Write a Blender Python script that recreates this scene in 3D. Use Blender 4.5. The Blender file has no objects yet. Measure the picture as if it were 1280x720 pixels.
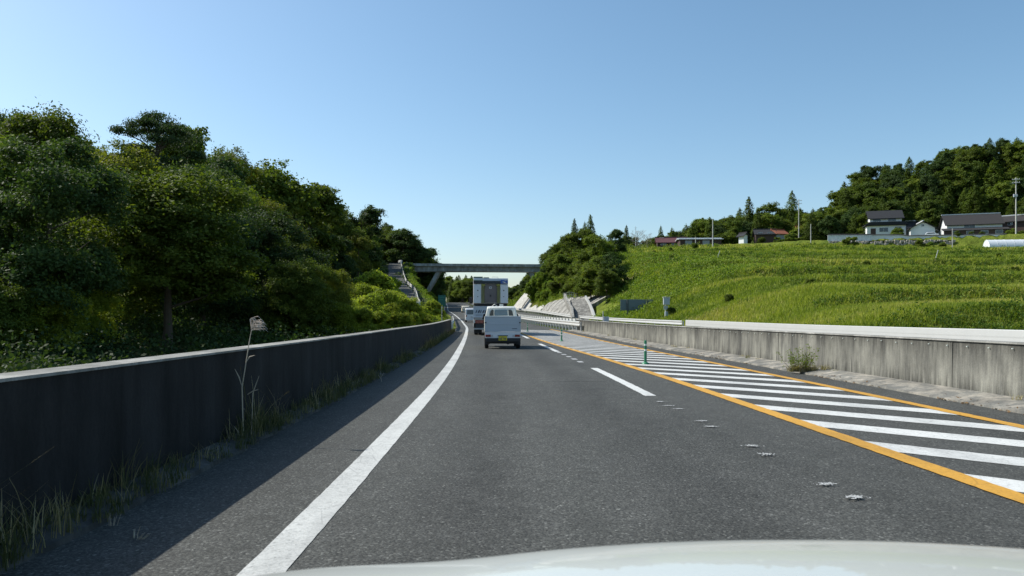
import bpy, math, random
import numpy as np
from mathutils import Vector, Matrix
random.seed(7)
RNG = np.random.default_rng(11)
SC = bpy.context.scene
COL = SC.collection
F, CX, HY, EYE = 940.0, 640.0, 397.0, 1.23      # focal length in px of the 1280 picture, centre, horizon, eye height
rad = math.radians

# ------------------------------------------------------------------ road geometry
def pchip(xs, ys):
    xs = np.array(xs, float); ys = np.array(ys, float)
    h = np.diff(xs); d = np.diff(ys) / h
    m = np.zeros(len(xs)); m[0] = d[0]; m[-1] = d[-1]
    for i in range(1, len(xs) - 1):
        m[i] = (d[i-1] * h[i] + d[i] * h[i-1]) / (h[i-1] + h[i])
    def f(x):
        x = np.asarray(x, float)
        i = np.clip(np.searchsorted(xs, x) - 1, 0, len(xs) - 2)
        t = (x - xs[i]) / h[i]
        lo = x < xs[0]; hi = x > xs[-1]
        tt = np.clip(t, 0, 1)
        v = ((2*tt**3 - 3*tt**2 + 1) * ys[i] + (tt**3 - 2*tt**2 + tt) * h[i] * m[i]
             + (-2*tt**3 + 3*tt**2) * ys[i+1] + (tt**3 - tt**2) * h[i] * m[i+1])
        v = np.where(lo, ys[0] + (x - xs[0]) * m[0], v)
        v = np.where(hi, ys[-1] + (x - xs[-1]) * m[-1], v)
        return v
    return f
XL = pchip([-60, -20, 0, 4, 8, 14, 19.3, 31.2, 44, 56, 70, 90, 110, 130, 150, 200, 250, 300, 350, 400, 500, 1500],
           [-1.3, -1.2, -1.2, -1.22, -1.28, -1.41, -1.59, -2.12, -2.74, -3.38, -4.2, -5.75, -7.4, -9.4, -11.6, -17.0, -21.5, -27, -37, -55, -105, -900])
ZR = pchip([-60, 20, 36, 45, 56, 70, 90, 110, 130, 150, 200, 250, 300, 400, 600, 1500],
           [0, 0, .03, .09, .18, .27, .47, .78, 1.3, 1.9, 3.15, 5.0, 7.0, 9.0, 11, 12])
def R(u, y, dz=0.0):
    return Vector((float(XL(y)) + u, y, float(ZR(y)) + dz))
def heading(y):
    return -math.atan2(float(XL(y + .5) - XL(y - .5)), 1.0)
def ss(x, a, b):
    t = np.clip((np.asarray(x, float) - a) / (b - a), 0, 1)
    return t * t * (3 - 2 * t)
def smin(a, b, k):
    h = np.clip(.5 + .5 * (b - a) / k, 0, 1)
    return b * (1 - h) + a * h - k * h * (1 - h)

# value noise, for terrain
_perm = np.random.default_rng(3).random((256, 256))
def vnoise(x, y):
    xi = np.floor(x).astype(int); yi = np.floor(y).astype(int)
    fx = x - xi; fy = y - yi
    fx = fx * fx * (3 - 2 * fx); fy = fy * fy * (3 - 2 * fy)
    a = _perm[xi % 256, yi % 256]; b = _perm[(xi + 1) % 256, yi % 256]
    c = _perm[xi % 256, (yi + 1) % 256]; d = _perm[(xi + 1) % 256, (yi + 1) % 256]
    return (a * (1 - fx) + b * fx) * (1 - fy) + (c * (1 - fx) + d * fx) * fy - .5

# the side road that climbs beside the highway to the end of the bridge
SIDE = [(-14.6, 57.5, 1.2), (-12.4, 64, 1.4), (-10.7, 73, 1.9), (-12.2, 85, 2.8), (-16.1, 112, 5.0), (-21.4, 140, 7.9), (-26.9, 172, 13.0), (-28.2, 181, 14.35), (-33, 190, 14.8), (-50, 196, 15.5)]
def dense(path, n=8):
    P = [Vector(p) for p in path]; out = []
    for i in range(len(P) - 1):
        p0 = P[max(i-1, 0)]; p1 = P[i]; p2 = P[i+1]; p3 = P[min(i+2, len(P)-1)]
        for k in range(n):
            t = k / n
            out.append(.5 * ((2*p1) + (p2-p0)*t + (2*p0 - 5*p1 + 4*p2 - p3)*t*t + (-p0 + 3*p1 - 3*p2 + p3)*t**3))
    out.append(P[-1]); return out
SIDE_D = dense(SIDE, 6)
SIDE_A = np.array([tuple(p) for p in SIDE_D])

def H(x, y):
    """height of the ground"""
    x = np.atleast_1d(np.asarray(x, float)); y = np.atleast_1d(np.asarray(y, float))
    x, y = np.broadcast_arrays(x, y)
    xl = XL(y); zr = ZR(y); u = x - xl
    a = x / np.maximum(y, 8)
    z = zr - .06
    # land beside the inner edge
    p = np.maximum(0, -u - 2.3)
    kL = np.interp(y, [-60, 30, 60, 100, 140, 180, 220, 300, 500], [.1, .12, .25, .4, .8, 1.2, 1.0, .5, .3])
    cL = np.interp(y, [-60, 30, 80, 140, 180, 250, 400], [2, 2.5, 5, 8, 10.5, 9, 6])
    hL = smin(kL * p, cL + np.minimum(.12 * p, 12), 1.5)
    hL = np.where(p > 0, hL + .5 * vnoise(x / 7 + 20, y / 7) * np.minimum(p / 4, 1), 0)
    # land beyond the opposite carriageway
    q = np.maximum(0, u - 17.3)
    kR = np.interp(y, [-60, 30, 60, 90, 125, 150, 205, 250, 300, 500], [.22, .25, .35, .5, .8, 1.15, 1.15, .5, .3, .25])
    s = .36 * x + .93 * y
    sP = .12 * x + .99 * y
    plane = .112 * (np.minimum(np.minimum(s, 226), sP) - 25) * (1 - .04 * ss(a, .35, .6))
    far = ss(y, 205, 255)
    mul = 1 - far * (1 - (.42 + .58 * ss(a, .03, .15)))
    plane = plane * mul
    step = 1.75
    tz = plane / step; fl = np.floor(tz); fr = tz - fl
    terr = (fl + ss(fr, .80, 1.0)) * step
    plane = plane * .15 + terr * .85
    plane = np.where(s > 226, np.maximum(plane, (plane + (23.0 - plane) * ss(s, 226, 228)) * mul), plane)
    G = np.interp(a, [.10, .25, .31, .37, .42, .46, .54, .64, .8, 1.2], [0, 0, 5, 8, 11, 19, 27, 35, 40, 42])
    plane = plane + G * ss(s, 246, 318)
    hR = smin(kR * q, np.maximum(plane - zr, .2) + 0 * q, 1.2)
    hR = np.where(q > 0, hR + (.5 * vnoise(x / 9, y / 9) + .22 * vnoise(x / 2.7, y / 2.7)) * np.minimum(q / 5, 1), 0)
    z = z + hL + hR
    # side road bench
    m = (x < -5) & (y > -10) & (y < 215) & (x > -70)
    if m.any():
        px, py = x[m], y[m]
        best = np.full(px.shape, 1e9); bz = np.zeros(px.shape)
        for i in range(len(SIDE_A) - 1):
            A, B = SIDE_A[i], SIDE_A[i+1]
            dx, dy = B[0]-A[0], B[1]-A[1]
            t = np.clip(((px-A[0])*dx + (py-A[1])*dy) / (dx*dx + dy*dy), 0, 1)
            dd = np.hypot(px - A[0] - t*dx, py - A[1] - t*dy)
            zz = A[2] + t * (B[2]-A[2])
            k = dd < best
            best = np.where(k, dd, best); bz = np.where(k, zz, bz)
        w = (1 - ss(best, 2.4, 6.0)) * ss(-u[m], 2.2, 3.6)
        z = z.copy(); z[m] = z[m] * (1 - w) + (bz - .12) * w
    return z
def Hf(x, y): return float(H(x, y)[0])

def on_ray(px, d):
    """plan position seen at picture column px, d metres ahead"""
    x = (px - CX) / F * d
    return x, d
def pxy(x, y, z):
    return CX + x / y * F, HY - (z - EYE) / y * F

# ------------------------------------------------------------------ object helpers
def tag(o, label=None, cat=None, group=None, kind=None):
    if label: o['label'] = label
    if cat: o['category'] = cat
    if group: o['group'] = group
    if kind: o['kind'] = kind
    return o
def empty(name, loc, rz=0, label=None, cat=None, group=None):
    o = bpy.data.objects.new(name, None); COL.objects.link(o)
    o.location = loc; o.rotation_euler = (0, 0, rz); o.empty_display_size = .3
    return tag(o, label, cat, group)
def mesh_obj(name, me, parent=None):
    o = bpy.data.objects.new(name, me); COL.objects.link(o)
    if parent is not None: o.parent = parent
    return o
def copy_tree(root, loc, rz, label=None, group=None, scale=None):
    r = root.copy(); COL.objects.link(r); r.location = loc; r.rotation_euler = (0, 0, rz)
    if scale: r.scale = scale
    if label: r['label'] = label
    if group: r['group'] = group
    for ch in list(root.children):
        c = ch.copy(); COL.objects.link(c); c.parent = r
        for g in list(ch.children):
            d = g.copy(); COL.objects.link(d); d.parent = c
    return r

class MB:
    """collects shapes into one mesh"""
    def __init__(s): s.v = []; s.f = []; s.m = []; s.mi = 0
    def add(s, vs, fs):
        n = len(s.v); s.v += [tuple(v) for v in vs]
        s.f += [tuple(i + n for i in f) for f in fs]; s.m += [s.mi] * len(fs); return s
    def box(s, c, d, rz=0, rx=0):
        M = Matrix.Translation(c) @ Matrix.Rotation(rz, 4, 'Z') @ Matrix.Rotation(rx, 4, 'X')
        vs = [M @ Vector((x * d[0] / 2, y * d[1] / 2, z * d[2] / 2)) for z in (-1, 1) for x, y in ((-1, -1), (1, -1), (1, 1), (-1, 1))]
        return s.add(vs, [(3, 2, 1, 0), (4, 5, 6, 7), (0, 1, 5, 4), (1, 2, 6, 5), (2, 3, 7, 6), (3, 0, 4, 7)])
    def b2(s, x0, x1, y0, y1, z0, z1):
        return s.box(((x0+x1)/2, (y0+y1)/2, (z0+z1)/2), (abs(x1-x0), abs(y1-y0), abs(z1-z0)))
    def prism(s, poly, a0, a1, axis='y'):
        """extrude a 2D polygon along an axis; poly in the other two coordinates"""
        def P(u, v, a): return {'y': (u, a, v), 'x': (a, u, v), 'z': (u, v, a)}[axis]
        n = len(poly)
        vs = [P(u, v, a0) for u, v in poly] + [P(u, v, a1) for u, v in poly]
        fs = [tuple(range(n)), tuple(range(2*n-1, n-1, -1))] + [(i+n, (i+1) % n + n, (i+1) % n, i) for i in range(n)]
        return s.add(vs, fs)
    def tube(s, pts, rs, n=8, caps=True):
        pts = [Vector(p) for p in pts]
        if not hasattr(rs, '__len__'): rs = [rs] * len(pts)
        ring = []; up = Vector((.137, .21, 1)).normalized()
        for i, p in enumerate(pts):
            t = (pts[min(i+1, len(pts)-1)] - pts[max(i-1, 0)]).normalized()
            a = t.cross(up if abs(t.dot(up)) < .95 else Vector((1, 0, 0))).normalized(); b = t.cross(a)
            ring.append([p + rs[i] * (a * math.cos(2*math.pi*k/n) + b * math.sin(2*math.pi*k/n)) for k in range(n)])
        vs = [v for r in ring for v in r]; fs = []
        for i in range(len(pts)-1):
            for k in range(n):
                fs.append((i*n+k, i*n+(k+1) % n, (i+1)*n+(k+1) % n, (i+1)*n+k))
        if caps: fs += [tuple(range(n-1, -1, -1)), tuple((len(pts)-1)*n+k for k in range(n))]
        return s.add(vs, fs)
    def cyl(s, c, r, h, axis='z', n=16, r2=None):
        c = Vector(c); ax = {'x': Vector((1, 0, 0)), 'y': Vector((0, 1, 0)), 'z': Vector((0, 0, 1))}[axis]
        return s.tube([c - ax*h/2, c + ax*h/2], [r, r if r2 is None else r2], n)
    def sweep(s, path, prof, closed=True):
        """profile (side, up) swept along path, kept upright"""
        path = [Vector(p) for p in path]; n = len(prof); vs = []
        for i, p in enumerate(path):
            t = path[min(i+1, len(path)-1)] - path[max(i-1, 0)]; t.z = 0; t.normalize()
            side = Vector((t.y, -t.x, 0))
            vs += [p + side * a + Vector((0, 0, b)) for a, b in prof]
        fs = []
        m = n if closed else n - 1
        for i in range(len(path)-1):
            for k in range(m):
                fs.append((i*n+k, i*n+(k+1) % n, (i+1)*n+(k+1) % n, (i+1)*n+k))
        if closed: fs += [tuple(range(n-1, -1, -1)), tuple((len(path)-1)*n+k for k in range(n))]
        return s.add(vs, fs)
    def build(s, name, mat, parent=None, bevel=0, smooth=False, segs=2):
        me = bpy.data.meshes.new(name); me.from_pydata(s.v, [], s.f)
        mats = mat if isinstance(mat, (list, tuple)) else [mat]
        for m in mats: me.materials.append(m)
        if len(mats) > 1: me.polygons.foreach_set('material_index', s.m)
        import bmesh
        b = bmesh.new(); b.from_mesh(me); bmesh.ops.recalc_face_normals(b, faces=b.faces)
        if bevel:
            es = [e for e in b.edges if len(e.link_faces) == 2 and e.calc_face_angle(0) > .5]
            bmesh.ops.bevel(b, geom=es, offset=bevel, segments=segs, affect='EDGES', profile=.5, clamp_overlap=True)
        b.to_mesh(me); b.free()
        if smooth:
            me.polygons.foreach_set('use_smooth', [True] * len(me.polygons))
            me.set_sharp_from_angle(angle=rad(38))
        return mesh_obj(name, me, parent)

def np_mesh(name, V, Fq, mat, tint=None, parent=None, link=True):
    """fast mesh from numpy arrays; Fq is an (n, k) index array"""
    me = bpy.data.meshes.new(name)
    V = np.asarray(V, np.float32); Fq = np.asarray(Fq, np.int32); k = Fq.shape[1]
    me.vertices.add(len(V)); me.vertices.foreach_set('co', V.ravel())
    me.loops.add(Fq.size); me.loops.foreach_set('vertex_index', Fq.ravel())
    me.polygons.add(len(Fq)); me.polygons.foreach_set('loop_start', np.arange(0, Fq.size, k, dtype=np.int32))
    me.polygons.foreach_set('loop_total', np.full(len(Fq), k, np.int32))
    me.update(calc_edges=True); me.materials.append(mat)
    if tint is not None:
        at = me.attributes.new('tint', 'FLOAT', 'FACE'); at.data.foreach_set('value', np.asarray(tint, np.float32))
    return mesh_obj(name, me, parent) if link else me

# ------------------------------------------------------------------ materials
class NT:
    def __init__(s, name):
        s.m = bpy.data.materials.new(name); s.m.use_nodes = True; s.t = s.m.node_tree; s.n = s.t.nodes; s.l = s.t.links
        s.b = s.n['Principled BSDF']; s.out = s.n['Material Output']
    def node(s, typ, **kw):
        n = s.n.new(typ)
        for k, v in kw.items():
            if k.startswith('i_'):
                key = k[2:].replace('_', ' '); n.inputs[key].default_value = v
            else: setattr(n, k, v)
        return n
    def link(s, a, b): s.l.new(a, b)
    def coord(s, scale=(1, 1, 1), kind='Object'):
        tc = s.node('ShaderNodeTexCoord'); mp = s.node('ShaderNodeMapping'); mp.inputs['Scale'].default_value = scale
        s.link(tc.outputs[kind], mp.inputs['Vector']); return mp.outputs['Vector']
    def noise(s, vec, scale, detail=4, rough=.55, dist=0):
        n = s.node('ShaderNodeTexNoise'); n.inputs['Scale'].default_value = scale; n.inputs['Detail'].default_value = detail
        n.inputs['Roughness'].default_value = rough; n.inputs['Distortion'].default_value = dist
        if vec is not None: s.link(vec, n.inputs['Vector'])
        return n.outputs['Fac']
    def ramp(s, fac, stops):
        r = s.node('ShaderNodeValToRGB'); e = r.color_ramp.elements
        while len(e) < len(stops): e.new(.5)
        for i, (p, c) in enumerate(stops):
            e[i].position = p; e[i].color = (c if hasattr(c, '__len__') else (c, c, c)) + (1,) if hasattr(c, '__len__') else (c, c, c, 1)
        s.link(fac, r.inputs['Fac']); return r.outputs['Color']
    def mix(s, fac, a, b, mode='MIX'):
        m = s.node('ShaderNodeMix', data_type='RGBA', blend_type=mode)
        for sock, v in ((m.inputs[0], fac), (m.inputs[6], a), (m.inputs[7], b)):
            if hasattr(v, 'is_linked') or hasattr(v, 'links'): s.link(v, sock)
            elif hasattr(v, '__len__'): sock.default_value = tuple(v) + (1,) if len(v) == 3 else v
            else: sock.default_value = v
        return m.outputs[2]
    def math(s, op, a, b=0.0):
        m = s.node('ShaderNodeMath', operation=op)
        for i, v in enumerate((a, b)):
            if hasattr(v, 'links'): s.link(v, m.inputs[i])
            else: m.inputs[i].default_value = v
        return m.outputs[0]
    def bump(s, h, strength=.3, dist=.02):
        b = s.node('ShaderNodeBump'); b.inputs['Strength'].default_value = strength; b.inputs['Distance'].default_value = dist
        s.link(h, b.inputs['Height']); s.link(b.outputs['Normal'], s.b.inputs['Normal'])
    def base(s, c):
        if hasattr(c, 'links'): s.link(c, s.b.inputs['Base Color'])
        else: s.b.inputs['Base Color'].default_value = tuple(c) + (1,)
    def set(s, **kw):
        for k, v in kw.items():
            sk = s.b.inputs[k.replace('_', ' ')]
            if hasattr(v, 'links'): s.link(v, sk)
            else: sk.default_value = v

def simple(name, c, rough=.5, metal=0, var=.12, vscale=3, spec=.5, coat=0, bump=0, bscale=40):
    """a flat colour broken up by soft dirt noise"""
    t = NT(name); v = t.coord()
    n = t.noise(v, vscale, 5, .6)
    col = t.mix(n, tuple(x * (1 - var) for x in c), tuple(min(1, x * (1 + var)) for x in c))
    t.base(col); t.set(Roughness=rough, Metallic=metal, Specular_IOR_Level=spec, Coat_Weight=coat)
    if bump: t.bump(t.noise(v, bscale, 3), bump, .01)
    return t.m

def asphalt_mat(name, base=.061, worn=.3):
    t = NT(name); v = t.coord()
    fine = t.noise(v, 66, 3, .75); vo = t.node('ShaderNodeTexVoronoi'); vo.inputs['Scale'].default_value = 62; t.link(v, vo.inputs['Vector'])
    st = t.ramp(vo.outputs['Color'], [(.0, .45), (.4, .85), (.8, 1.25), (.97, 2.6)])
    big = t.noise(t.coord((.9, .12, 1)), .8, 4, .6); mid = t.noise(v, 3.1, 5, .6)
    g = t.ramp(fine, [(.28, .18), (.5, 1.0), (.72, 2.1)])
    c0 = t.mix(big, (base * .88, base * .92, base * .80), (base * 1.2, base * 1.24, base * 1.08))
    c1 = t.mix(.3, c0, t.ramp(mid, [(.3, base * .7), (.7, base * 1.35)]))
    c2 = t.mix(1.0, c1, g, 'MULTIPLY'); c3 = t.mix(.9, c2, st, 'MULTIPLY')
    # wheel tracks polished darker, following the curve of the lane
    sp = t.node('ShaderNodeSeparateXYZ'); tc = t.node('ShaderNodeTexCoord'); t.link(tc.outputs['Object'], sp.inputs[0])
    uu = t.math('ADD', t.math('ADD', sp.outputs['X'], 1.2), t.math('MULTIPLY', t.math('MULTIPLY', sp.outputs['Y'], sp.outputs['Y']), .00095))
    wob = t.math('MULTIPLY', t.math('SUBTRACT', mid, .5), .5)
    trk = None
    for c_ in (.95, 2.55):
        q_ = t.math('ABSOLUTE', t.math('ADD', t.math('SUBTRACT', uu, c_), wob)); trk = q_ if trk is None else t.math('MINIMUM', trk, q_)
    c3 = t.mix(.8, c3, t.ramp(trk, [(.0, .80), (.22, .86), (.55, 1.08), (.9, 1.0)]), 'MULTIPLY')
    blot = t.noise(t.coord((1, .35, 1)), .55, 6, .7, .4)
    c3 = t.mix(.75, c3, t.ramp(blot, [(.36, .80), (.5, 1.0), (.64, 1.16)]), 'MULTIPLY')
    t.base(c3); t.set(Roughness=t.ramp(fine, [(.3, .7), (.7, .95)]), Specular_IOR_Level=.2)
    h = t.math('ADD', fine, t.math('MULTIPLY', vo.outputs['Distance'], -.9))
    t.bump(h, .35, .008)
    return t.m
def paint_mat(name, c, wear=.55):
    t = NT(name); v = t.coord()
    fine = t.noise(v, 60, 3, .7); mid = t.noise(v, 2.2, 6, .65)
    w = t.math('ADD', t.math('MULTIPLY', fine, .75), t.math('MULTIPLY', mid, .45))
    m = t.ramp(w, [(wear - .22, (.13, .13, .125)), (wear - .15, tuple(x * .72 for x in c)), (wear + .1, c)])
    vo = t.node('ShaderNodeTexVoronoi', feature='DISTANCE_TO_EDGE'); vo.inputs['Scale'].default_value = 2.3; vv_ = t.node('ShaderNodeVectorMath', operation='ADD'); nz = t.node('ShaderNodeTexNoise'); nz.inputs['Scale'].default_value = 3.0
    t.link(v, vv_.inputs[0]); t.link(nz.outputs['Color'], vv_.inputs[1]); t.link(vv_.outputs[0], vo.inputs['Vector'])
    m = t.mix(.45, m, t.ramp(vo.outputs['Distance'], [(.0, .45), (.007, .7), (.013, 1.0)]), 'MULTIPLY')
    dirt = t.noise(t.coord((1, .3, 1)), 1.1, 6, .7); m = t.mix(.8, m, t.ramp(dirt, [(.34, .66), (.5, .95), (.62, 1.03)]), 'MULTIPLY')
    sp2 = t.ramp(t.noise(v, 34, 3, .8), [(.30, .35), (.43, .9), (.6, 1.05)]); m = t.mix(.7, m, sp2, 'MULTIPLY')
    t.base(m); t.set(Roughness=.7); t.bump(fine, .4, .006)
    return t.m
def concrete_mat(name, base, streak=1.0, dark=.35, top=None, warm=(1, .98, .9)):
    t = NT(name); v = t.coord()
    # stretched vertically: rain streaks
    st = t.noise(t.coord((1.5, 1.5, .22)), 1.7, 8, .72, .25); st2 = t.noise(t.coord((7, 7, .45)), 1.6, 5, .65)
    mid = t.noise(v, 1.1, 6, .6); fine = t.noise(v, 38, 4, .7)
    a = tuple(base * w * dark for w in (1, 1, .9)); b = tuple(base * w for w in warm)
    s1 = t.ramp(st, [(.5 - .2 * streak, a), (.5 + .12, b), (.74, tuple(min(1, x * 1.35) for x in b))])
    s2 = t.ramp(st2, [(.32, .62), (.58, 1.0), (.8, 1.25)])
    c = t.mix(.55 * streak, s1, s2, 'MULTIPLY')
    c = t.mix(.75, c, t.ramp(mid, [(.3, .5), (.7, 1.3)]), 'MULTIPLY')
    if top:      # grime washed down from the top edge, and darker at the foot
        sx_ = t.node('ShaderNodeSeparateXYZ'); tc_ = t.node('ShaderNodeTexCoord'); t.link(tc_.outputs['Object'], sx_.inputs[0])
        f = t.math('ADD', sx_.outputs['Z'], t.math('MULTIPLY', t.math('SUBTRACT', st2, .5), 1.1))
        c = t.mix(.85, c, t.ramp(f, [(.0, .42), (.10, .72), (.3, 1.12), (.62, 1.0), (.90, .38)]), 'MULTIPLY')
    c = t.mix(.5, c, t.ramp(fine, [(.3, .7), (.7, 1.25)]), 'MULTIPLY')
    t.base(c); t.set(Roughness=.88, Specular_IOR_Level=.25); t.bump(fine, .35, .01)
    return t.m
def leaf_mat(name, stops, transl=.35, rnd=.5, hue=.03):
    """stops over the leaf's own tint value, shifted per object"""
    t = NT(name)
    at = t.node('ShaderNodeAttribute', attribute_name='tint'); oi = t.node('ShaderNodeObjectInfo')
    f = t.math('ADD', t.math('MULTIPLY', at.outputs['Fac'], 1 - rnd), t.math('MULTIPLY', oi.outputs['Random'], rnd))
    c = t.ramp(f, stops)
    hs = t.node('ShaderNodeHueSaturation')
    t.link(t.math('ADD', .5 - hue / 2, t.math('MULTIPLY', oi.outputs['Random'], hue)), hs.inputs['Hue'])
    hs.inputs['Saturation'].default_value = 1.0; hs.inputs['Value'].default_value = 1.0; t.link(c, hs.inputs['Color'])
    t.link(hs.outputs['Color'], t.b.inputs['Base Color']); t.set(Roughness=.65, Specular_IOR_Level=.15)
    tr = t.node('ShaderNodeBsdfTranslucent'); bright = t.mix(1.0, hs.outputs['Color'], (1.5, 1.6, .6), 'MULTIPLY'); t.link(bright, tr.inputs['Color'])
    mx = t.node('ShaderNodeMixShader'); mx.inputs[0].default_value = transl
    t.link(t.b.outputs[0], mx.inputs[1]); t.link(tr.outputs[0], mx.inputs[2]); t.link(mx.outputs[0], t.out.inputs['Surface'])
    return t.m
# ------------------------------------------------------------------ world, sun, camera
EL, AZ_FWD = 45.0, 20.0          # sun height; how far it stands ahead of due left
sx, sy, sz = -math.cos(rad(AZ_FWD)) * math.cos(rad(EL)), math.sin(rad(AZ_FWD)) * math.cos(rad(EL)), math.sin(rad(EL))
W = bpy.data.worlds.new('World'); SC.world = W; W.use_nodes = True
sky = W.node_tree.nodes.new('ShaderNodeTexSky'); sky.sky_type = 'NISHITA'; sky.sun_disc = False
sky.sun_elevation = rad(EL); sky.sun_rotation = math.atan2(sx, sy)
sky.air_density = 1.0; sky.dust_density = 1.4; sky.ozone_density = 2.0; sky.altitude = 300
hsv = W.node_tree.nodes.new('ShaderNodeHueSaturation'); hsv.inputs['Saturation'].default_value = 1.09; hsv.inputs['Hue'].default_value = .4885; W.node_tree.links.new(sky.outputs[0], hsv.inputs['Color'])
W.node_tree.links.new(hsv.outputs[0], W.node_tree.nodes['Background'].inputs['Color'])
W.node_tree.nodes['Background'].inputs['Strength'].default_value = .122
sl = bpy.data.lights.new('sun', 'SUN'); sl.energy = 4.4; sl.angle = rad(.53); sl.color = (1, .955, .88)
so = bpy.data.objects.new('sun', sl); COL.objects.link(so)
so.rotation_euler = Vector((sx, sy, sz)).to_track_quat('Z', 'Y').to_euler(); so.location = (-30, 10, 40)
cam = bpy.data.cameras.new('camera'); co = bpy.data.objects.new('camera', cam); COL.objects.link(co)
co.location = (0, 0, EYE); co.rotation_euler = (rad(90), 0, 0)
cam.sensor_width = 36; cam.lens = 36 * F / 1280; cam.shift_y = (HY - 360) / 1280; cam.clip_start = .05; cam.clip_end = 6000
cam.dof.use_dof = True; cam.dof.focus_distance = 30; cam.dof.aperture_fstop = 7.1
SC.camera = co
SC.view_settings.view_transform = 'Standard'; SC.view_settings.look = 'None'; SC.view_settings.gamma = 1
SC.view_settings.exposure = 0.42
SC.cycles.max_bounces = 6; SC.cycles.diffuse_bounces = 3; SC.cycles.glossy_bounces = 3; SC.cycles.transmission_bounces = 4
SC.cycles.transparent_max_bounces = 6; SC.cycles.use_denoising = True
SC.cycles.sample_clamp_indirect = 6

# ------------------------------------------------------------------ materials in use
M = {}
M['asphalt'] = asphalt_mat('asphalt'); M['asphalt2'] = asphalt_mat('opposite_asphalt', .075)
M['flake'] = simple('white_paint_flakes', (.40, .41, .40), .8); M['edge_paint'] = paint_mat('edge_line_paint', (.52, .53, .50), .54); M['worn_paint'] = paint_mat('half_worn_paint', (.60, .61, .59), .58); M['white_paint'] = paint_mat('white_road_paint', (.60, .61, .58), .50); M['yellow_paint'] = paint_mat('orange_road_paint', (.55, .29, .032), .44)
M['thin_paint'] = paint_mat('thin_worn_paint', (.45, .46, .45), .62)
M['wall_r'] = concrete_mat('weathered_concrete', .25, .8, .32, top=1, warm=(1, .99, .84)); M['wall_l'] = concrete_mat('shade_dark_concrete', .030, .8, .35, warm=(1, 1, 1))  # left wall: its shade is put into the very dark base colour
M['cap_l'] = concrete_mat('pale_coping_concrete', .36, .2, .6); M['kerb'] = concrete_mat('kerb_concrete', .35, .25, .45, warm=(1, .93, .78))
M['conc'] = concrete_mat('slope_concrete', .42, .35, .5); M['conc_w'] = concrete_mat('pale_slope_concrete', .60, .3, .55)
M['rail'] = simple('white_guardrail_paint', (.48, .49, .47), .45, 0, .07, 2); M['steel'] = simple('galvanised_steel', (.42, .44, .45), .45, .5, .15, 4)
M['bark'] = simple('bark', (.085, .065, .045), .9, 0, .4, 5, bump=.6, bscale=25)
M['green_post'] = simple('green_plastic', (.02, .17, .08), .45); M['reflect'] = simple('reflective_band', (.62, .68, .62), .3)
LV = {}
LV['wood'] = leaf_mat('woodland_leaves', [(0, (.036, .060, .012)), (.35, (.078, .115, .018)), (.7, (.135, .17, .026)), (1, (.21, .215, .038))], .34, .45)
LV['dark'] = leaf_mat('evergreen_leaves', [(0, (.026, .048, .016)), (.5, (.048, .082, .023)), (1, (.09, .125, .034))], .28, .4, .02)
LV['cedar'] = leaf_mat('cedar_foliage', [(0, (.032, .058, .014)), (.5, (.078, .115, .02)), (1, (.15, .18, .03))], .3, .4, .02)
LV['pine'] = leaf_mat('pine_needles', [(0, (.03, .055, .022)), (.5, (.05, .085, .032)), (1, (.085, .12, .045))], .2, .3, .02)
LV['bright'] = leaf_mat('sunny_leaves', [(0, (.07, .12, .018)), (.4, (.12, .185, .024)), (.75, (.19, .24, .035)), (1, (.28, .27, .06))], .38, .35)
LV['grass'] = leaf_mat('grass_blades', [(0, (.10, .15, .02)), (.4, (.19, .24, .03)), (.75, (.27, .305, .05)), (1, (.38, .34, .12))], .35, 0, .0)
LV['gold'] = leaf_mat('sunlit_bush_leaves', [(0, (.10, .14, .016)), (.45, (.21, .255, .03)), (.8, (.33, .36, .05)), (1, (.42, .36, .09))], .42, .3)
LV['olive'] = leaf_mat('yellowing_leaves', [(0, (.05, .07, .012)), (.4, (.11, .13, .02)), (.75, (.18, .19, .03)), (1, (.27, .23, .05))], .36, .4)
LV['weeds'] = leaf_mat('weed_leaves', [(0, (.045, .085, .013)), (.45, (.095, .16, .022)), (.8, (.19, .23, .04)), (1, (.30, .25, .10))], .3, 0, .0)
LV['dry'] = leaf_mat('dry_grass', [(0, (.05, .065, .03)), (.4, (.11, .12, .055)), (.8, (.27, .22, .12)), (1, (.5, .43, .28))], .3, 0, .0)
LV['dead'] = leaf_mat('fallen_leaf_litter', [(0, (.05, .03, .015)), (.6, (.14, .085, .04)), (1, (.28, .18, .09))], .1, 0, 0)

# terrain: soil and low growth, greener and yellower in drifts
t = NT('field_ground'); v = t.coord()
n1 = t.noise(v, .07, 6, .65, .6); n2 = t.noise(v, .9, 6, .7); n3 = t.noise(v, 7, 4, .7)
g = t.ramp(n1, [(.35, (.09, .13, .02)), (.5, (.145, .185, .025)), (.62, (.20, .22, .04)), (.72, (.24, .21, .08))])
g2 = t.ramp(n2, [(.3, .45), (.5, 1.0), (.7, 1.35)])
c = t.mix(1.0, g, g2, 'MULTIPLY'); c = t.mix(.7, c, t.ramp(n3, [(.3, .5), (.7, 1.4)]), 'MULTIPLY')
t.base(c); t.set(Roughness=.95, Specular_IOR_Level=.1); t.bump(t.math('ADD', n2, t.math('MULTIPLY', n3, .4)), .9, .5)
M['field'] = t.m
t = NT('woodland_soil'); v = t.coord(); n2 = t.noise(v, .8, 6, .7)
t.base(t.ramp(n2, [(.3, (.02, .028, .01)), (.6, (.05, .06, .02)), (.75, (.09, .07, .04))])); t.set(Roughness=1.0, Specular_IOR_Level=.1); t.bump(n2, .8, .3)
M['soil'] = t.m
M['dirt'] = simple('bare_earth_path', (.30, .24, .15), .95, 0, .25, 2, bump=.5)

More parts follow.
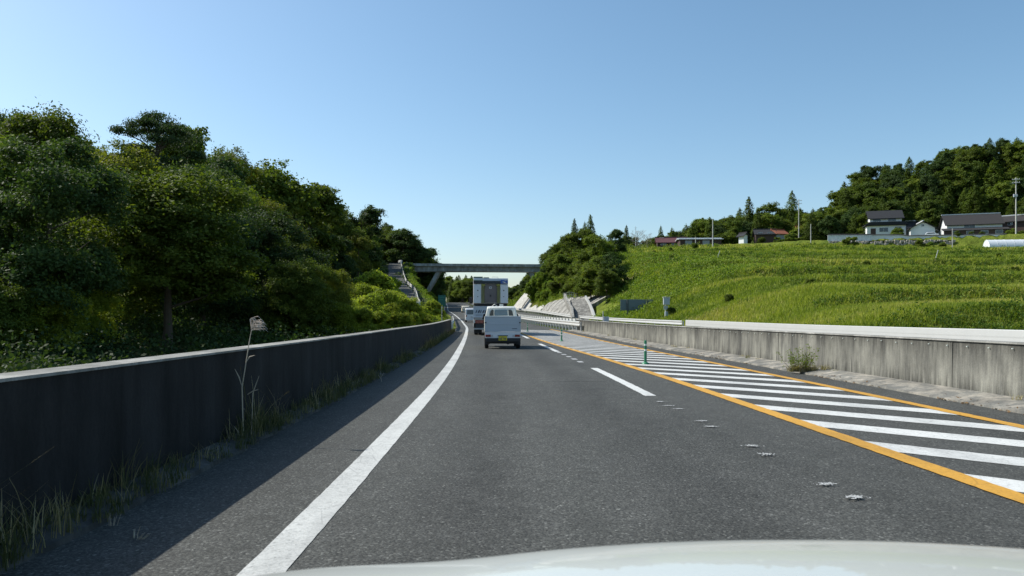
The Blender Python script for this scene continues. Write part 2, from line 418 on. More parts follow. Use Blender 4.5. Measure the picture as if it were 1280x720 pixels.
# ------------------------------------------------------------------ ground
def axis(parts):
    out = []
    for a, b, st in parts: out += list(np.arange(a, b - 1e-6, st))
    out.append(parts[-1][1]); return np.array(out)
def geo(a, b, st, gr=1.18):
    out = [a]; s = st
    while out[-1] < b: out.append(out[-1] + s); s *= gr
    return out
ys = np.array(sorted(set([-v for v in geo(12, 1500, 8, 1.3)] + list(np.arange(-10, 320, 1.5)) + geo(321, 3500, 4, 1.15))))
us = np.array(sorted(set([-v for v in geo(42, 2500, 3, 1.18)] + list(np.arange(-41, -7, 1.2)) + list(np.arange(-7, -2.2, .6)) + [-2.3, -1.9, -1.5, 3, 8.5, 9, 12, 16, 17.3]
      + list(np.arange(17.9, 30, .7)) + list(np.arange(30, 250, 1.7)) + geo(251, 3000, 4, 1.18))))
UU, YY = np.meshgrid(us, ys); XX = XL(np.minimum(YY, 500)) + UU
ZZ = H(XX.ravel(), YY.ravel()).reshape(XX.shape)
nu, ny = len(us), len(ys)
V = np.stack([XX, YY, ZZ], -1).reshape(-1, 3)
idx = np.arange(nu * ny).reshape(ny, nu)
Q = np.stack([idx[:-1, :-1], idx[:-1, 1:], idx[1:, 1:], idx[1:, :-1]], -1).reshape(-1, 4)
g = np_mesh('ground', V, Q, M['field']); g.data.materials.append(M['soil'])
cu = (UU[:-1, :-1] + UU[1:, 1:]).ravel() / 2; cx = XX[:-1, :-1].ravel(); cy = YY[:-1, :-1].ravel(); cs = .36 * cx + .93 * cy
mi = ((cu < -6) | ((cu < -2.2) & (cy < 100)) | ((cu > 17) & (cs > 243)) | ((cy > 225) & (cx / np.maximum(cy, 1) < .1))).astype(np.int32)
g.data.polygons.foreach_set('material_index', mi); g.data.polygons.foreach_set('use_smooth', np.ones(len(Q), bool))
tag(g, kind='structure')

# ------------------------------------------------------------------ roads and markings
def strip(name, u0, u1, y0, y1, dz, mat, parent=None, step=1.0, nx=1, jit=0.0):
    f0 = u0 if callable(u0) else (lambda y: u0); f1 = u1 if callable(u1) else (lambda y: u1)
    n = max(1, int(math.ceil((y1 - y0) / step))); vs = []; fs = []
    for i in range(n + 1):
        y = y0 + (y1 - y0) * i / n
        for k in range(nx + 1):
            u = f0(y) + (f1(y) - f0(y)) * k / nx + (random.uniform(-jit, jit) if k in (0, nx) else 0); vs.append(R(u, y, dz))
    w = nx + 1
    for i in range(n):
        for k in range(nx): fs.append((i*w+k, i*w+k+1, (i+1)*w+k+1, (i+1)*w+k))
    m = MB(); m.add(vs, fs); return m.build(name, mat, parent)
def uW(y): return float(np.interp(y, [-20, 20, 56, 400], [-1.5, -1.5, -1.13, -1.4]))
road = strip('road', lambda y: uW(y) + .12, 8.0, -25, 470, 0, M['asphalt'], nx=4); tag(road, kind='structure')
opp = strip('opposite_road', 9.05, 16.6, -25, 470, 0, M['asphalt2']); tag(opp, kind='structure')
strip('edge_line', -.11, .11, -12, 420, .004, M['edge_paint'], road, step=.12, jit=.003)
for a, b in [(-3.2, 2.6), (11.9, 18.35), (26.9, 34.6), (42, 49), (57, 63), (72, 78), (87, 93), (102, 108), (117, 123), (147, 153), (177, 183)]:
    strip('lane_dash', 3.46, 3.64, a, b, .004, M['white_paint'], road, step=.1, jit=.006)
for px, py in [(1032, 604.5), (1070, 621), (940, 557), (958, 567.5), (877, 526), (890, 533), (825, 502), (836, 507), (848, 511)]:
    d = EYE * F / (py - HY); x = (px - CX) / F * d
    m = MB()          # what is left of a painted dash: a huddle of flakes
    for q_ in range(60):
        cx_ = x + random.gauss(0, .034); cy_ = d + random.gauss(0, .022); r_ = random.uniform(.003, .009)
        m.add([(cx_ + r_ * math.cos(1.047 * k) * random.uniform(.6, 1.5), cy_ + 1.6 * r_ * math.sin(1.047 * k) * random.uniform(.6, 1.4), .0009 + .00003 * q_) for k in range(6)], [tuple(range(6))])
    m.build('worn_dash', M['flake'], road)
for k in range(5):
    y = 20.6 + k * 1.35; strip('worn_dash', 3.47, 3.62, y, y + .55, .004, M['thin_paint'], road)
uY = lambda y: float(np.interp(y, [-20, 5, 15, 22, 31, 40, 55, 90, 200], [4.75, 4.73, 4.62, 4.47, 4.22, 3.98, 3.8, 3.75, 3.75]))
strip('inner_orange_line', lambda y: uY(y) - .1, lambda y: uY(y) + .1, -15, 64, .009, M['yellow_paint'], road, step=.1, jit=.006)
strip('outer_orange_line', 6.98, 7.16, -15, 64, .009, M['yellow_paint'], road, step=.1, jit=.006)
y = -6.55 + 0.0; k = 0
while y < 63:            # stripes slant back towards the outer line at 45 degrees
    yl = y; u0 = uY(yl) + .05; u1 = 7.03
    vs = []
    n = 32 if yl < 40 else 6
    for i in range(n + 1):
        uu = u0 + (u1 - u0) * i / n; yy = yl - (uu - u0) * .95; jj = lambda: random.uniform(-.012, .012)
        vs += [R(uu, yy + jj(), .0045), R(uu, yy - .62 + jj(), .0045)]
    MB().add(vs, [(2*i, 2*i+1, 2*i+3, 2*i+2) for i in range(n)]).build('hatching_stripe', M['white_paint'], road)
    y += 1.575
# the faint repair patch in our lane and the seam before it
t = asphalt_mat('patched_asphalt', .068)
strip('asphalt_patch', 2.0, 3.25, 14.6, 19.2, .003, t, road)
# kerbs
def kerb(name, ua, ub, za, zb, y0, y1, label):
    """sloping concrete apron at the foot of a wall, rough along its road edge"""
    m = MB(); vs = []; fs = []; n = int((y1 - y0) / .25)
    for i in range(n + 1):
        y = y0 + (y1 - y0) * i / n; j = .05 * float(vnoise(np.array(y * 1.7), np.array(3.3))) + .05 * float(vnoise(np.array(y * 6.1), np.array(8.3)))
        hz = .02 * float(vnoise(np.array(y * 2.1), np.array(5.3)))
        a, b = ua(y), ub(y); s = 1 if b > a else -1
        vs += [R(a + s * j, y, -.04), R(a + s * (j + .015), y, za + hz), R((a + b) / 2, y, (za + zb) / 2 + .012 + hz), R(b, y, zb)]
    for i in range(n):
        for k in range(3): fs.append((i*4+k, i*4+k+1, (i+1)*4+k+1, (i+1)*4+k))
    o = m.add(vs, fs).build(name, M['kerb']); tag(o, label, None, kind='structure'); return o
kerb('kerb', lambda y: 7.86, lambda y: 8.52, .035, .11, -15, 59, None)
o = kerb('kerb', lambda y: uW(y) + .26, lambda y: uW(y) - .03, .03, .08, -15, 57, None); o.data.materials[0] = concrete_mat('shade_dark_kerb_concrete', .12, .25, .45)  # darker copy of the kerb colour, with the wall's shade painted in
# side road
side = [p + Vector((0, 0, .0)) for p in SIDE_D]
m = MB().sweep(side, [(-1.4, 0), (1.4, 0)], closed=False); o = m.build('side_road', M['asphalt']); tag(o, kind='structure')

# ------------------------------------------------------------------ walls
def wallpath(uf, y0, y1, st=1.0):
    n = int((y1 - y0) / st); return [R(uf(y0 + (y1-y0)*i/n), y0 + (y1-y0)*i/n) for i in range(n + 1)]
e = empty('concrete_wall', R(8.5, 20), 0, 'long streaked grey concrete wall beside the striped hatching, with small bolts along its top', 'wall')
def child_world(o, par):
    o.parent = par; o.matrix_parent_inverse = Matrix.Translation(par.location).inverted() if par.rotation_euler.z == 0 else (Matrix.Translation(par.location) @ Matrix.Rotation(par.rotation_euler.z, 4, 'Z')).inverted(); return o
pth = wallpath(lambda y: 8.5, -15, 58.5)
child_world(MB().sweep(pth, [(0, -.1), (0.015, .868), (.27, .868), (.30, -.1)]).build('wall_body', M['wall_r']), e)
child_world(MB().sweep(pth, [(-.012, .862), (-.004, .885), (.27, .885), (.285, .862)]).build('coping', M['cap_l']), e)
bm_ = MB()  .cyl((0, 0, 0), .009, .02, 'x', 8); b0 = None
for k in range(60):
    y = 9.2 + k * .52; p = R(8.495, y, .79 + random.uniform(-.008, .008))
    if b0 is None: b0 = bm_.build('bolt', M['reflect']); o = b0
    else: o = b0.copy(); COL.objects.link(o)
    o.location = p; child_world(o, e)
for y in (12.2, 19.5, 27, 34.5, 42, 49.5):
    o = MB().b2(-.003, .004, -.006, .006, .12, .85).build('joint', M['wall_r'])
    o.location = R(8.503, y); o.rotation_euler.z = heading(y); child_world(o, e)
e = empty('concrete_wall', R(-1.6, 20), 0, 'dark shaded concrete wall with a sunlit pale top edge, weeds along its foot', 'wall')
pth = wallpath(uW, -15, 56.0)
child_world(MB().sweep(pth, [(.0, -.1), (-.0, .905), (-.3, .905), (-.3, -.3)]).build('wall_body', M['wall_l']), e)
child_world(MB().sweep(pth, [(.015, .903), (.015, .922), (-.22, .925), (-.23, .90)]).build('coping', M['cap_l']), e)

# ------------------------------------------------------------------ grass
def blades(P, hgt, wid, n, spread, lean=.45, segs=1, rng=RNG, tint=None, jit=.25):
    """n blades at each of the points P; returns verts, quads/tris, tint"""
    N = len(P); hgt = np.broadcast_to(hgt, N); wid = np.broadcast_to(wid, N); spread = np.broadcast_to(spread, N)
    base = np.repeat(P, n, 0); h = np.repeat(hgt, n) * rng.uniform(.5, 1.15, N*n); w = np.repeat(wid, n)
    th = rng.uniform(0, 2*np.pi, N*n); r = np.repeat(spread, n) * np.sqrt(rng.random(N*n))
    base = base + np.stack([r*np.cos(th), r*np.sin(th), np.zeros(N*n)], -1)
    ph = rng.uniform(0, 2*np.pi, N*n); ln = rng.uniform(.1, 1, N*n) * lean * h
    dirx = np.stack([np.cos(ph), np.sin(ph), np.zeros(N*n)], -1); side = np.stack([-np.sin(ph), np.cos(ph), np.zeros(N*n)], -1)
    up = np.array([0, 0, 1.])
    rows = []
    for k in range(segs + 1):
        f = k / (segs + 1)
        c = base + dirx * (ln * f * f)[:, None] + up * (h * f * (1 - .12 * f))[:, None]
        ww = (w * (1 - .45 * f))[:, None]
        rows += [c - side * ww / 2, c + side * ww / 2]
    tip = base + dirx * ln[:, None] + up * (h * .9)[:, None]
    # last section is a triangle given as a degenerate-free thin quad
    ww = (w * .12)[:, None]; rows += [tip - side * ww / 2, tip + side * ww / 2]
    Vv = np.stack(rows, 1); m = Vv.shape[1]
    off = (np.arange(N*n) * m)[:, None]; fs = []
    for k in range(segs + 1): fs.append(off + np.array([[2*k, 2*k+1, 2*k+3, 2*k+2]]))
    Fq = np.stack(fs, 1).reshape(-1, 4)
    tt = rng.random(N) if tint is None else tint
    tn = np.clip(np.repeat(tt, n) + rng.normal(0, jit * .5, N*n), 0, 1); tn = np.repeat(tn, segs + 1)
    return Vv.reshape(-1, 3), Fq, tn
def merge(parts):
    Vs, Fs, Ts = [], [], []; o = 0
    for v_, f_, t_ in parts:
        Vs.append(v_); Fs.append(f_ + o); Ts.append(t_); o += len(v_)
    return np.concatenate(Vs), np.concatenate(Fs), np.concatenate(Ts)
def roadz(u, y): return ZR(y)

# strip of weeds at the foot of the shaded wall
def verge(n, y0, y1, ua, ub, hlo, hhi, nb, wid, tl, th_, seed):
    rg = np.random.default_rng(seed); y = y0 + (y1 - y0) * rg.random(n) ** 1.35
    d = ua + (ub - ua) * rg.random(n) ** 1.3
    clump = np.clip(.75 + 1.8 * vnoise(y * .9, np.full(n, 2.2)), .15, 1.5)
    x = XL(y) + np.array([uW(v_) for v_ in y]) + d
    P = np.stack([x, y, ZR(y) + .05 - .1 * np.maximum(d - .15, 0)], -1)
    return blades(P, rg.uniform(hlo, hhi, n) * clump, wid, nb, .05, .8, 2, rg, rg.uniform(tl, th_, n))
o = np_mesh('grass', *merge([verge(1500, 2.2, 56, .0, .30, .06, .28, 11, .006, 0, .55, 5), verge(420, 2.2, 56, .02, .26, .2, .5, 5, .005, .4, 1, 6)])[:2], LV['dry'],
            merge([verge(1500, 2.2, 56, .0, .30, .06, .28, 11, .006, 0, .55, 5), verge(420, 2.2, 56, .02, .26, .2, .5, 5, .005, .4, 1, 6)])[2])
tag(o, 'straggly weeds and dry grass at the foot of the shaded wall', 'grass', kind='stuff')

# field grass
def lined(u, y): return ((y > 111) & (y < 152) & (u < 22.8 - .085 * (y - 113))) | ((y > 152) & (y < 170) & (u < 18.6)) | ((y > 170) & (y < 206) & (u < 22.4)) | ((y > 101) & (y < 120) & (u < 21.5))
def field_mask(x, y):
    u = x - XL(y); s = .36 * x + .93 * y
    return (u > 17.4) & (s < 224) & ~lined(u, y) & ~((x > 118) & (y > 180) & (y < 200))
rg = np.random.default_rng(21); n = 150000
a_ = rg.uniform(.03, .80, n); d_ = 20 * (240 / 20) ** (rg.random(n) ** .72); X = a_ * d_; Y = d_
k = field_mask(X, Y); X, Y = X[k], Y[k]; Z = H(X, Y)
SS = .1 * X + Y; TT_ = X
drift = np.clip(.42 + .7 * vnoise(X / 14, Y / 14) + .9 * vnoise(SS / 3.2, TT_ / 26) + .5 * vnoise(X / 4, Y / 4), 0, 1)
P = np.stack([X, Y, Z - .03], -1)
vv, ff, tt = blades(P, (.20 + .0012 * Y) * (1 + .9 * drift), .018 + .0009 * Y, 5, .10 + .003 * Y, .7, 0, rg, drift, .35)
o = np_mesh('grass', vv, ff, LV['grass'], tt); tag(o, 'rough sunlit meadow grass covering the terraced slope', 'grass', kind='stuff')

def leafballs(P, rr, n, leaf, rng, flat=.7, tint=None):
    """domes of loose leaves around points P"""
    N = len(P); rr = np.broadcast_to(rr, N)
    th = rng.uniform(0, 2*np.pi, N*n); cz = rng.uniform(-.15, 1, N*n); sr = np.sqrt(1 - np.clip(cz, -1, 1)**2); rad_ = np.repeat(rr, n) * rng.uniform(.45, 1.1, N*n)
    nrm = np.stack([sr*np.cos(th), sr*np.sin(th), cz], -1)
    c = np.repeat(P, n, 0) + nrm * rad_[:, None] * np.array([1, 1, flat])
    lf = np.repeat(np.broadcast_to(leaf, N), n) * rng.uniform(.6, 1.4, N*n)
    nn = nrm + rng.normal(0, .75, nrm.shape); return quads(c, nn, lf, rng, np.clip(np.repeat(tint if tint is not None else rng.random(N), n) + rng.normal(0, .16, N*n), 0, 1))
def quads(c, nn, size, rng, tint, aspect=.6):
    nn = nn / np.linalg.norm(nn, axis=1, keepdims=True)
    rv = rng.normal(size=nn.shape); t1 = np.cross(nn, rv); t1 /= np.linalg.norm(t1, axis=1, keepdims=True); t2 = np.cross(nn, t1)
    s = size[:, None]
    Vv = np.stack([c - t1*s*.5, c - t2*s*.5*aspect + t1*s*.05, c + t1*s*.5, c + t2*s*.5*aspect + t1*s*.05], 1)
    Fq = np.arange(len(c) * 4).reshape(-1, 4); return Vv.reshape(-1, 3), Fq, tint
# weeds: darker tangles, mostly along the terrace banks
rg = np.random.default_rng(33); n = 30000
a_ = rg.uniform(.03, .78, n); d_ = 21 * (235 / 21) ** rg.random(n); X = a_ * d_; Y = d_; k = field_mask(X, Y); X, Y = X[k], Y[k]
Z0 = H(X, Y); slope = np.abs(H(X, Y + .8) - H(X, Y - .8)) / 1.6
S_ = .1 * X + Y; T_ = X
keep = (.45 * vnoise(X / 11 + 9, Y / 11) + .55 * vnoise(S_ / 3.4 + 7, T_ / 20) + 2.2 * np.clip(slope - .16, 0, .3) + .3 * rg.random(len(X))) > .40
keep &= (Y > 48) | (rg.random(len(X)) < .3)
X, Y, Z0 = X[keep], Y[keep], Z0[keep]; rr = rg.uniform(.25, .7, len(X)) * (1 + Y / 260)
tn = np.clip(.38 + .9 * vnoise(X / 8, Y / 8 + 50) + rg.normal(0, .12, len(X)), 0, 1)
vv, ff, tt = leafballs(np.stack([X, Y, Z0 - .05], -1), rr, 46, .07 + .0012 * Y, rg, .75, tn)
o = np_mesh('weeds', vv, ff, LV['weeds'], tt); tag(o, 'dark tangles of weeds along the field banks', 'weeds', kind='stuff')
# growth on the roadside cut and on the verge between the wall and the side road
def cover(n, y0, y1, ua, ub, r0, r1, leaf, mat, seed, name, label, skip=None, tl=.2, th_=.9, nl=50):
    rg = np.random.default_rng(seed); y = rg.uniform(y0, y1, n); u = rg.uniform(ua, ub, n); x = XL(y) + u
    if leaf == 'near': x = XL(y) + u
    k = np.ones(n, bool)
    for i in range(len(SIDE_A)): k &= np.hypot(x - SIDE_A[i, 0], y - SIDE_A[i, 1]) > 3.0
    if skip is not None: k &= ~skip(u, y)
    x, y, u = x[k], y[k], u[k]
    if isinstance(leaf, str): leaf = .05 + .0022 * y
    P = np.stack([x, y, H(x, y) - .05], -1)
    vv, ff, tt = leafballs(P, rg.uniform(r0, r1, len(x)), nl, leaf, rg, .8, np.clip(rg.uniform(tl, th_, len(x)) * .5 + .5 * (.5 + vnoise(x / 6, y / 6)), 0, 1))
    o = np_mesh(name, vv, ff, mat, tt); tag(o, label, 'ground cover', kind='stuff'); return o
cover(4200, 84, 228, 17.8, 40, .5, 1.3, .22, LV['bright'], 41, 'undergrowth', 'yellow green scrub clothing the bank beside the opposite carriageway', lined, .1, .8)
cover(1100, 36, 84, -8.5, -2.6, .3, .8, .12, LV['gold'], 42, 'undergrowth', 'bright low scrub on the verge behind the shaded wall', None, .1, .9)
cover(1500, 84, 200, -12, -2.2, .4, .9, .2, LV['bright'], 43, 'undergrowth', 'scrub on the bank between the highway and the climbing side road', None, .1, .8)
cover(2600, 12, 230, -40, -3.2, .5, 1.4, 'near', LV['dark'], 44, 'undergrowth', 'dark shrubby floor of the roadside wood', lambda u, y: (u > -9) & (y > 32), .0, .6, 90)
cover(1500, 8, 46, -17, -2.4, .4, 1.0, 'near', LV['dark'], 47, 'undergrowth', 'dim weeds and shrubs on the ground right behind the shaded wall', lambda u, y: (y > 34) & (u > -8), .0, .6, 90)  # dark leaf colour stands in for tree shade over this gap
cover(2200, 206, 360, 17.5, 70, .8, 1.8, .5, LV['wood'], 45, 'undergrowth', 'distant scrub under the far wood beyond the bridge', None, .1, .8, 40)

# ------------------------------------------------------------------ trees
def make_trunk(h, r, rng, nl=7, top=.8, lean=.04, spread=.32, low=.25):
    m = MB(); pts = [(0, 0, -.4)]; x = y = 0
    for k in range(1, 8):
        f = k / 7; x += rng.normal(0, lean) * h * .12; y += rng.normal(0, lean) * h * .12; pts.append((x, y, f * h * top))
    m.tube(pts, [r * 1.35] + [r * (1 - .85 * k / 7) for k in range(1, 8)], 9)
    for k in range(nl):
        f = low + (1 - low) * (k + rng.random() * .6) / nl; i = min(int(f * 7), 6); b = Vector(pts[i]).lerp(Vector(pts[i+1]), f * 7 - i if f < 1 else 1)
        th = k * 2.4 + rng.random(); L = h * spread * (1.05 - .55 * f); rr = r * (1 - .85 * f) * .55
        p1 = b + Vector((math.cos(th) * L * .5, math.sin(th) * L * .5, L * .22)); p2 = b + Vector((math.cos(th + .3) * L, math.sin(th + .3) * L, L * .62))
        m.tube([b, p1, p2], [rr, rr * .6, rr * .15], 6)
    return m
def crown_pts(rng, h, r, z0, nlobe, ncl, nleaf, leaf, shape='round', droop=0.0):
    """lobes > clumps > leaves, so that the outline is uneven and holes stay open"""
    C, Nn, T = [], [], []
    for i in range(nlobe):
        f = (i + .5) / nlobe; zf = rng.random() if shape == 'round' else f
        zz = z0 + (h - z0) * (.12 + .80 * zf)
        prof = math.sqrt(max(.05, 1 - (2 * (.12 + .8 * zf) - .85) ** 2 / 1.4)) if shape == 'round' else 1
        th = i * 2.4 + rng.normal(0, .4); rd = r * prof * rng.uniform(.35, .82); lr = r * rng.uniform(.24, .42)
        lc = np.array([rd * math.cos(th), rd * math.sin(th), zz - lr * .3]); lt = rng.normal(0, .12)
        for j in range(ncl):
            v_ = rng.normal(size=3); v_ /= np.linalg.norm(v_)
            if v_[2] < -.35: v_[2] *= -.6
            cc = lc + v_ * lr * rng.uniform(.6, 1.12) * np.array([1, 1, 1.0]); ct = lt + rng.normal(0, .13)
            n = int(nleaf * rng.uniform(.5, 1.3)); cr = lr * rng.uniform(.22, .42)
            p = rng.normal(size=(n, 3)) * np.array([1, 1, .7]) * cr * .62
            p[:, 2] -= droop * np.hypot(p[:, 0], p[:, 1])
            C.append(cc + p); Nn.append(np.tile(v_ * .6 + np.array([0, 0, .5]), (n, 1)) + rng.normal(0, .6, (n, 3))); T.append(np.clip(.5 + ct + rng.normal(0, .11, n), 0, 1))
    C = np.concatenate(C); Nn = np.concatenate(Nn); T = np.concatenate(T)
    return quads(C, Nn, leaf * rng.uniform(.6, 1.35, len(C)), rng, T)
def conifer_pts(rng, h, r, z0, nwh, leaf, n_per=26):
    C, Nn, T = [], [], []
    for i in range(nwh):
        f = i / (nwh - 1); z = z0 + (h - z0) * f; rr = r * ((1 - f) ** .52) * rng.uniform(.85, 1.1) + .12
        nb = max(3, int(9 * (1 - f) + 3))
        for b in range(nb):
            th = b * 2 * math.pi / nb + rng.random() * .9 + i; L = rr * rng.uniform(.7, 1.15); ct = rng.normal(0, .14)
            n = int(n_per * (.5 + L / r)); s = np.sqrt(rng.random(n)) * L; wd = rng.normal(0, .16, n) * (.4 + s)
            x = s * math.cos(th) - wd * math.sin(th); y = s * math.sin(th) + wd * math.cos(th)
            zz = z + .30 * s - .62 * s * s / max(L, .3) + rng.normal(0, .2, n)
            C.append(np.stack([x, y, zz], -1)); Nn.append(np.stack([.5*math.cos(th) + rng.normal(0, .4, n), .5*math.sin(th) + rng.normal(0, .4, n), np.full(n, .8)], -1)); T.append(np.clip(.5 + ct + rng.normal(0, .1, n), 0, 1))
    C = np.concatenate(C); Nn = np.concatenate(Nn); T = np.concatenate(T)
    return quads(C, Nn, leaf * rng.uniform(.6, 1.4, len(C)), rng, T, .5)
def pine_pts(rng, h, r, leaf):
    C, Nn, T = [], [], []; pads = []
    for i in range(34):
        f = i / 33; z = h * (.30 + .64 * f); th = i * 2.4; rd = r * (1.2 - .6 * f) * rng.uniform(.35, 1.0); pads.append((rd * math.cos(th), rd * math.sin(th), z, r * rng.uniform(.20, .34)))
    pads += [(0, 0, h * .985, r * .30), (.35 * r, 0, h * .955, r * .25), (-.3 * r, .1, h * .93, r * .3), (.75 * r, .1, h * .91, r * .3), (.0, -.5 * r, h * .90, r * .3)]
    for (x, y, z, pr) in pads:
        ct = rng.normal(0, .12)
        for j in range(20):
            th = rng.random() * 6.28; q = pr * math.sqrt(rng.random()); n = 60
            p = rng.normal(size=(n, 3)) * np.array([.16, .16, .07]) * pr * 1.6
            C.append(np.array([x + q * math.cos(th), y + q * math.sin(th), z + .12 * pr * (1 - q / pr)]) + p); Nn.append(rng.normal(0, .6, (n, 3)) + np.array([0, 0, .6])); T.append(np.clip(.5 + ct + rng.normal(0, .1, n), 0, 1))
    C = np.concatenate(C); Nn = np.concatenate(Nn); T = np.concatenate(T)
    return quads(C, Nn, leaf * rng.uniform(.7, 1.3, len(C)), rng, T, .35), pads

PROTO = {}     # name -> list of (crown mesh, trunk mesh); every prototype is 10 m tall
def add_proto(key, crown, trunk, mat):
    cm = np_mesh(key + '_crown', crown[0], crown[1], mat, crown[2], link=False)
    to = trunk.build('trunk', M['bark'], smooth=True); tm = to.data; bpy.data.objects.remove(to)
    PROTO.setdefault(key, []).append((cm, tm))
for sd in range(5):
    rg = np.random.default_rng(100 + sd)
    c = crown_pts(rg, 10.2, 3.5, 1.6, 20 + sd, 24, 62, .26)
    add_proto('wood', c, make_trunk(10, .2, rg), LV['wood'])
for sd in range(2):
    rg = np.random.default_rng(140 + sd)
    add_proto('near', crown_pts(rg, 10.2, 3.7, 1.2, 36, 30, 85, .165), make_trunk(10, .2, rg), LV['wood'])
for sd in range(3):
    rg = np.random.default_rng(200 + sd)
    add_proto('dark', crown_pts(rg, 10.2, 3.4, 1.0, 22, 24, 60, .26), make_trunk(10, .2, rg), LV['dark'])
for sd in range(4):
    rg = np.random.default_rng(300 + sd)
    add_proto('cedar', conifer_pts(rg, 10.1, 1.9 + .2 * sd, .4, 30, .30, 34), make_trunk(10, .17, rg, 0, .96, .01), LV['cedar'])
rg = np.random.default_rng(401)
pp, pads = pine_pts(rg, 10, 3.3, .17)
tk = MB().tube([(0, 0, -.3), (.1, 0, 3), (-.1, .1, 6), (0, 0, 8.3), (.1, 0, 9.8)], [.22, .17, .13, .09, .03], 9)
for (x, y, z, pr) in pads: tk.tube([(0, 0, z - .5 - .2 * math.hypot(x, y)), (x * .5, y * .5, z - .3), (x, y, z - .02)], [.06, .04, .015], 5)
add_proto('pine', pp, tk, LV['pine'])
for sd in range(4):
    rg = np.random.default_rng(600 + sd); add_proto('hill', crown_pts(rg, 10.2, 3.1, .6, 40, 15, 50, .27), make_trunk(10, .2, rg), LV['wood'] if sd % 2 else LV['cedar'])
for sd in range(2):
    rg = np.random.default_rng(160 + sd); add_proto('neardark', crown_pts(rg, 10.2, 3.5, .8, 32, 30, 105, .15), make_trunk(10, .2, rg), LV['dark'])
for sd in range(3):            # shrubs: 10 units tall, scaled right down
    rg = np.random.default_rng(500 + sd)
    add_proto('shrub', crown_pts(rg, 10, 5.6, .3, 16, 26, 66, .62), make_trunk(10, .2, rg, 9, .7, .1, .4, .05), LV['bright'])
    add_proto('dshrub', crown_pts(rg, 10, 5.4, .2, 16, 26, 66, .60), make_trunk(10, .2, rg, 9, .7, .1, .4, .05), LV['wood'])
rg = np.random.default_rng(520)
add_proto('nshrub', crown_pts(rg, 10, 6.2, .3, 24, 36, 90, .36), make_trunk(10, .2, rg, 9, .7, .1, .4, .05), LV['bright'])
add_proto('nbush', crown_pts(rg, 10, 6.2, .3, 24, 36, 90, .30), make_trunk(10, .2, rg, 9, .7, .1, .4, .05), LV['wood'])
# a bare grey tree
rg = np.random.default_rng(530); tk = make_trunk(10, .16, rg, 16, .9, .05, .45, .2)
def twigs(m, b, d, L, r, lv):
    e_ = b + d * L; m.tube([b, e_], [r, r * .5], 4, False)
    if lv:
        for k in range(4):
            dd = (d + Vector((rg.normal(0, .5), rg.normal(0, .5), rg.normal(.2, .3)))).normalized(); twigs(m, b.lerp(e_, .5 + .5 * rg.random()), dd, L * .62, r * .5, lv - 1)
bt = MB()
for k in range(12): twigs(bt, Vector((0, 0, 3.5 + .45 * k)), Vector((math.cos(k * 2.4), math.sin(k * 2.4), .9)).normalized(), 2.2, .07, 3)
bo = bt.build('branches', simple('grey_twigs', (.30, .27, .23), .9)); BARE_T = bo.data; bpy.data.objects.remove(bo)
to = tk.build('trunk', bpy.data.materials['grey_twigs']); BARE_K = to.data; bpy.data.objects.remove(to)
PROTO['bare'] = [(BARE_T, BARE_K)]

KIND = {'hill': 'broadleaf_tree', 'neardark': 'evergreen_tree', 'wood': 'broadleaf_tree', 'near': 'broadleaf_tree', 'dark': 'evergreen_tree', 'cedar': 'cedar_tree', 'pine': 'pine_tree', 'shrub': 'shrub', 'dshrub': 'shrub', 'nshrub': 'shrub', 'nbush': 'shrub', 'bare': 'bare_tree'}
TREES = []
def plant(key, x, y, h, label, group=None, wide=1.0, z=None, cmat=None):
    cm, tm = PROTO[key][random.randrange(len(PROTO[key]))]
    zz = Hf(x, y) if z is None else z
    name = KIND[key]
    e = empty(name, (x, y, zz - .1), random.uniform(0, 6.28), label, 'shrub' if 'shrub' in name else 'tree', group)
    s = h / 10; e.scale = (s * wide, s * wide, s)
    c = mesh_obj('crown' if name not in ('shrub', 'bare_tree') else ('foliage' if name == 'shrub' else 'branches'), cm, e)
    mesh_obj('trunk' if name != 'shrub' else 'stem', tm, e)
    if cmat is not None:
        c.material_slots[0].link = 'OBJECT'; c.material_slots[0].material = cmat
    TREES.append((x, y, h, key)); return e
LSKY = [(-120, 95), (0, 120), (30, 135), (60, 133), (92, 165), (104, 205), (120, 200), (140, 200), (155, 184), (240, 184), (262, 190), (280, 188), (300, 205), (330, 200), (360, 208), (385, 225), (415, 242), (425, 262), (445, 258), (470, 262), (495, 278), (520, 292), (540, 308), (548, 328), (556, 350)]
RSKY = [(560, 338), (590, 343), (640, 357), (652, 352), (672, 330), (690, 308), (705, 296), (775, 298), (780, 290), (800, 300), (830, 290), (860, 280), (880, 272), (905, 272), (925, 262), (940, 260), (960, 262), (985, 258), (1000, 260), (1020, 262), (1036, 256), (1046, 238), (1056, 222), (1075, 205), (1100, 202), (1140, 190), (1160, 198), (1180, 183), (1215, 175), (1240, 170), (1290, 172), (1400, 175)]
def skyline(S, px): return float(np.interp(px, [a for a, b in S], [b for a, b in S]))
def fit_h(S, x, y, h, slack=4):
    z = Hf(x, y); px = CX + x / y * F
    r = h * .33 / y * F
    ymin = max(skyline(S, px), (skyline(S, px - r) + skyline(S, px + r)) / 2 - 4) + slack
    top = EYE + (HY - ymin) / F * y
    return min(h, top - z)
def side_clear(x, y, r=3.2): return np.min(np.hypot(SIDE_A[:, 0] - x, SIDE_A[:, 1] - y)) > r
GL = 'trees of the roadside wood'
LL = {'wood': 'leafy green tree in the dense wood behind the shaded wall', 'near': 'leafy green tree in the dense wood behind the shaded wall', 'dark': 'dark evergreen tree in the dense wood behind the shaded wall', 'cedar': 'slim conifer rising in the wood behind the shaded wall'}
def at_top(key, px, ytop, d, label, group=None, wide=1.0, cmat=None, x=None):
    x = (px - CX) / F * d; z = Hf(x, d); h = (EYE + (HY - ytop) / F * d - z) * .965
    return plant(key, x, d, max(h, 1.5), label, group, wide, cmat=cmat)
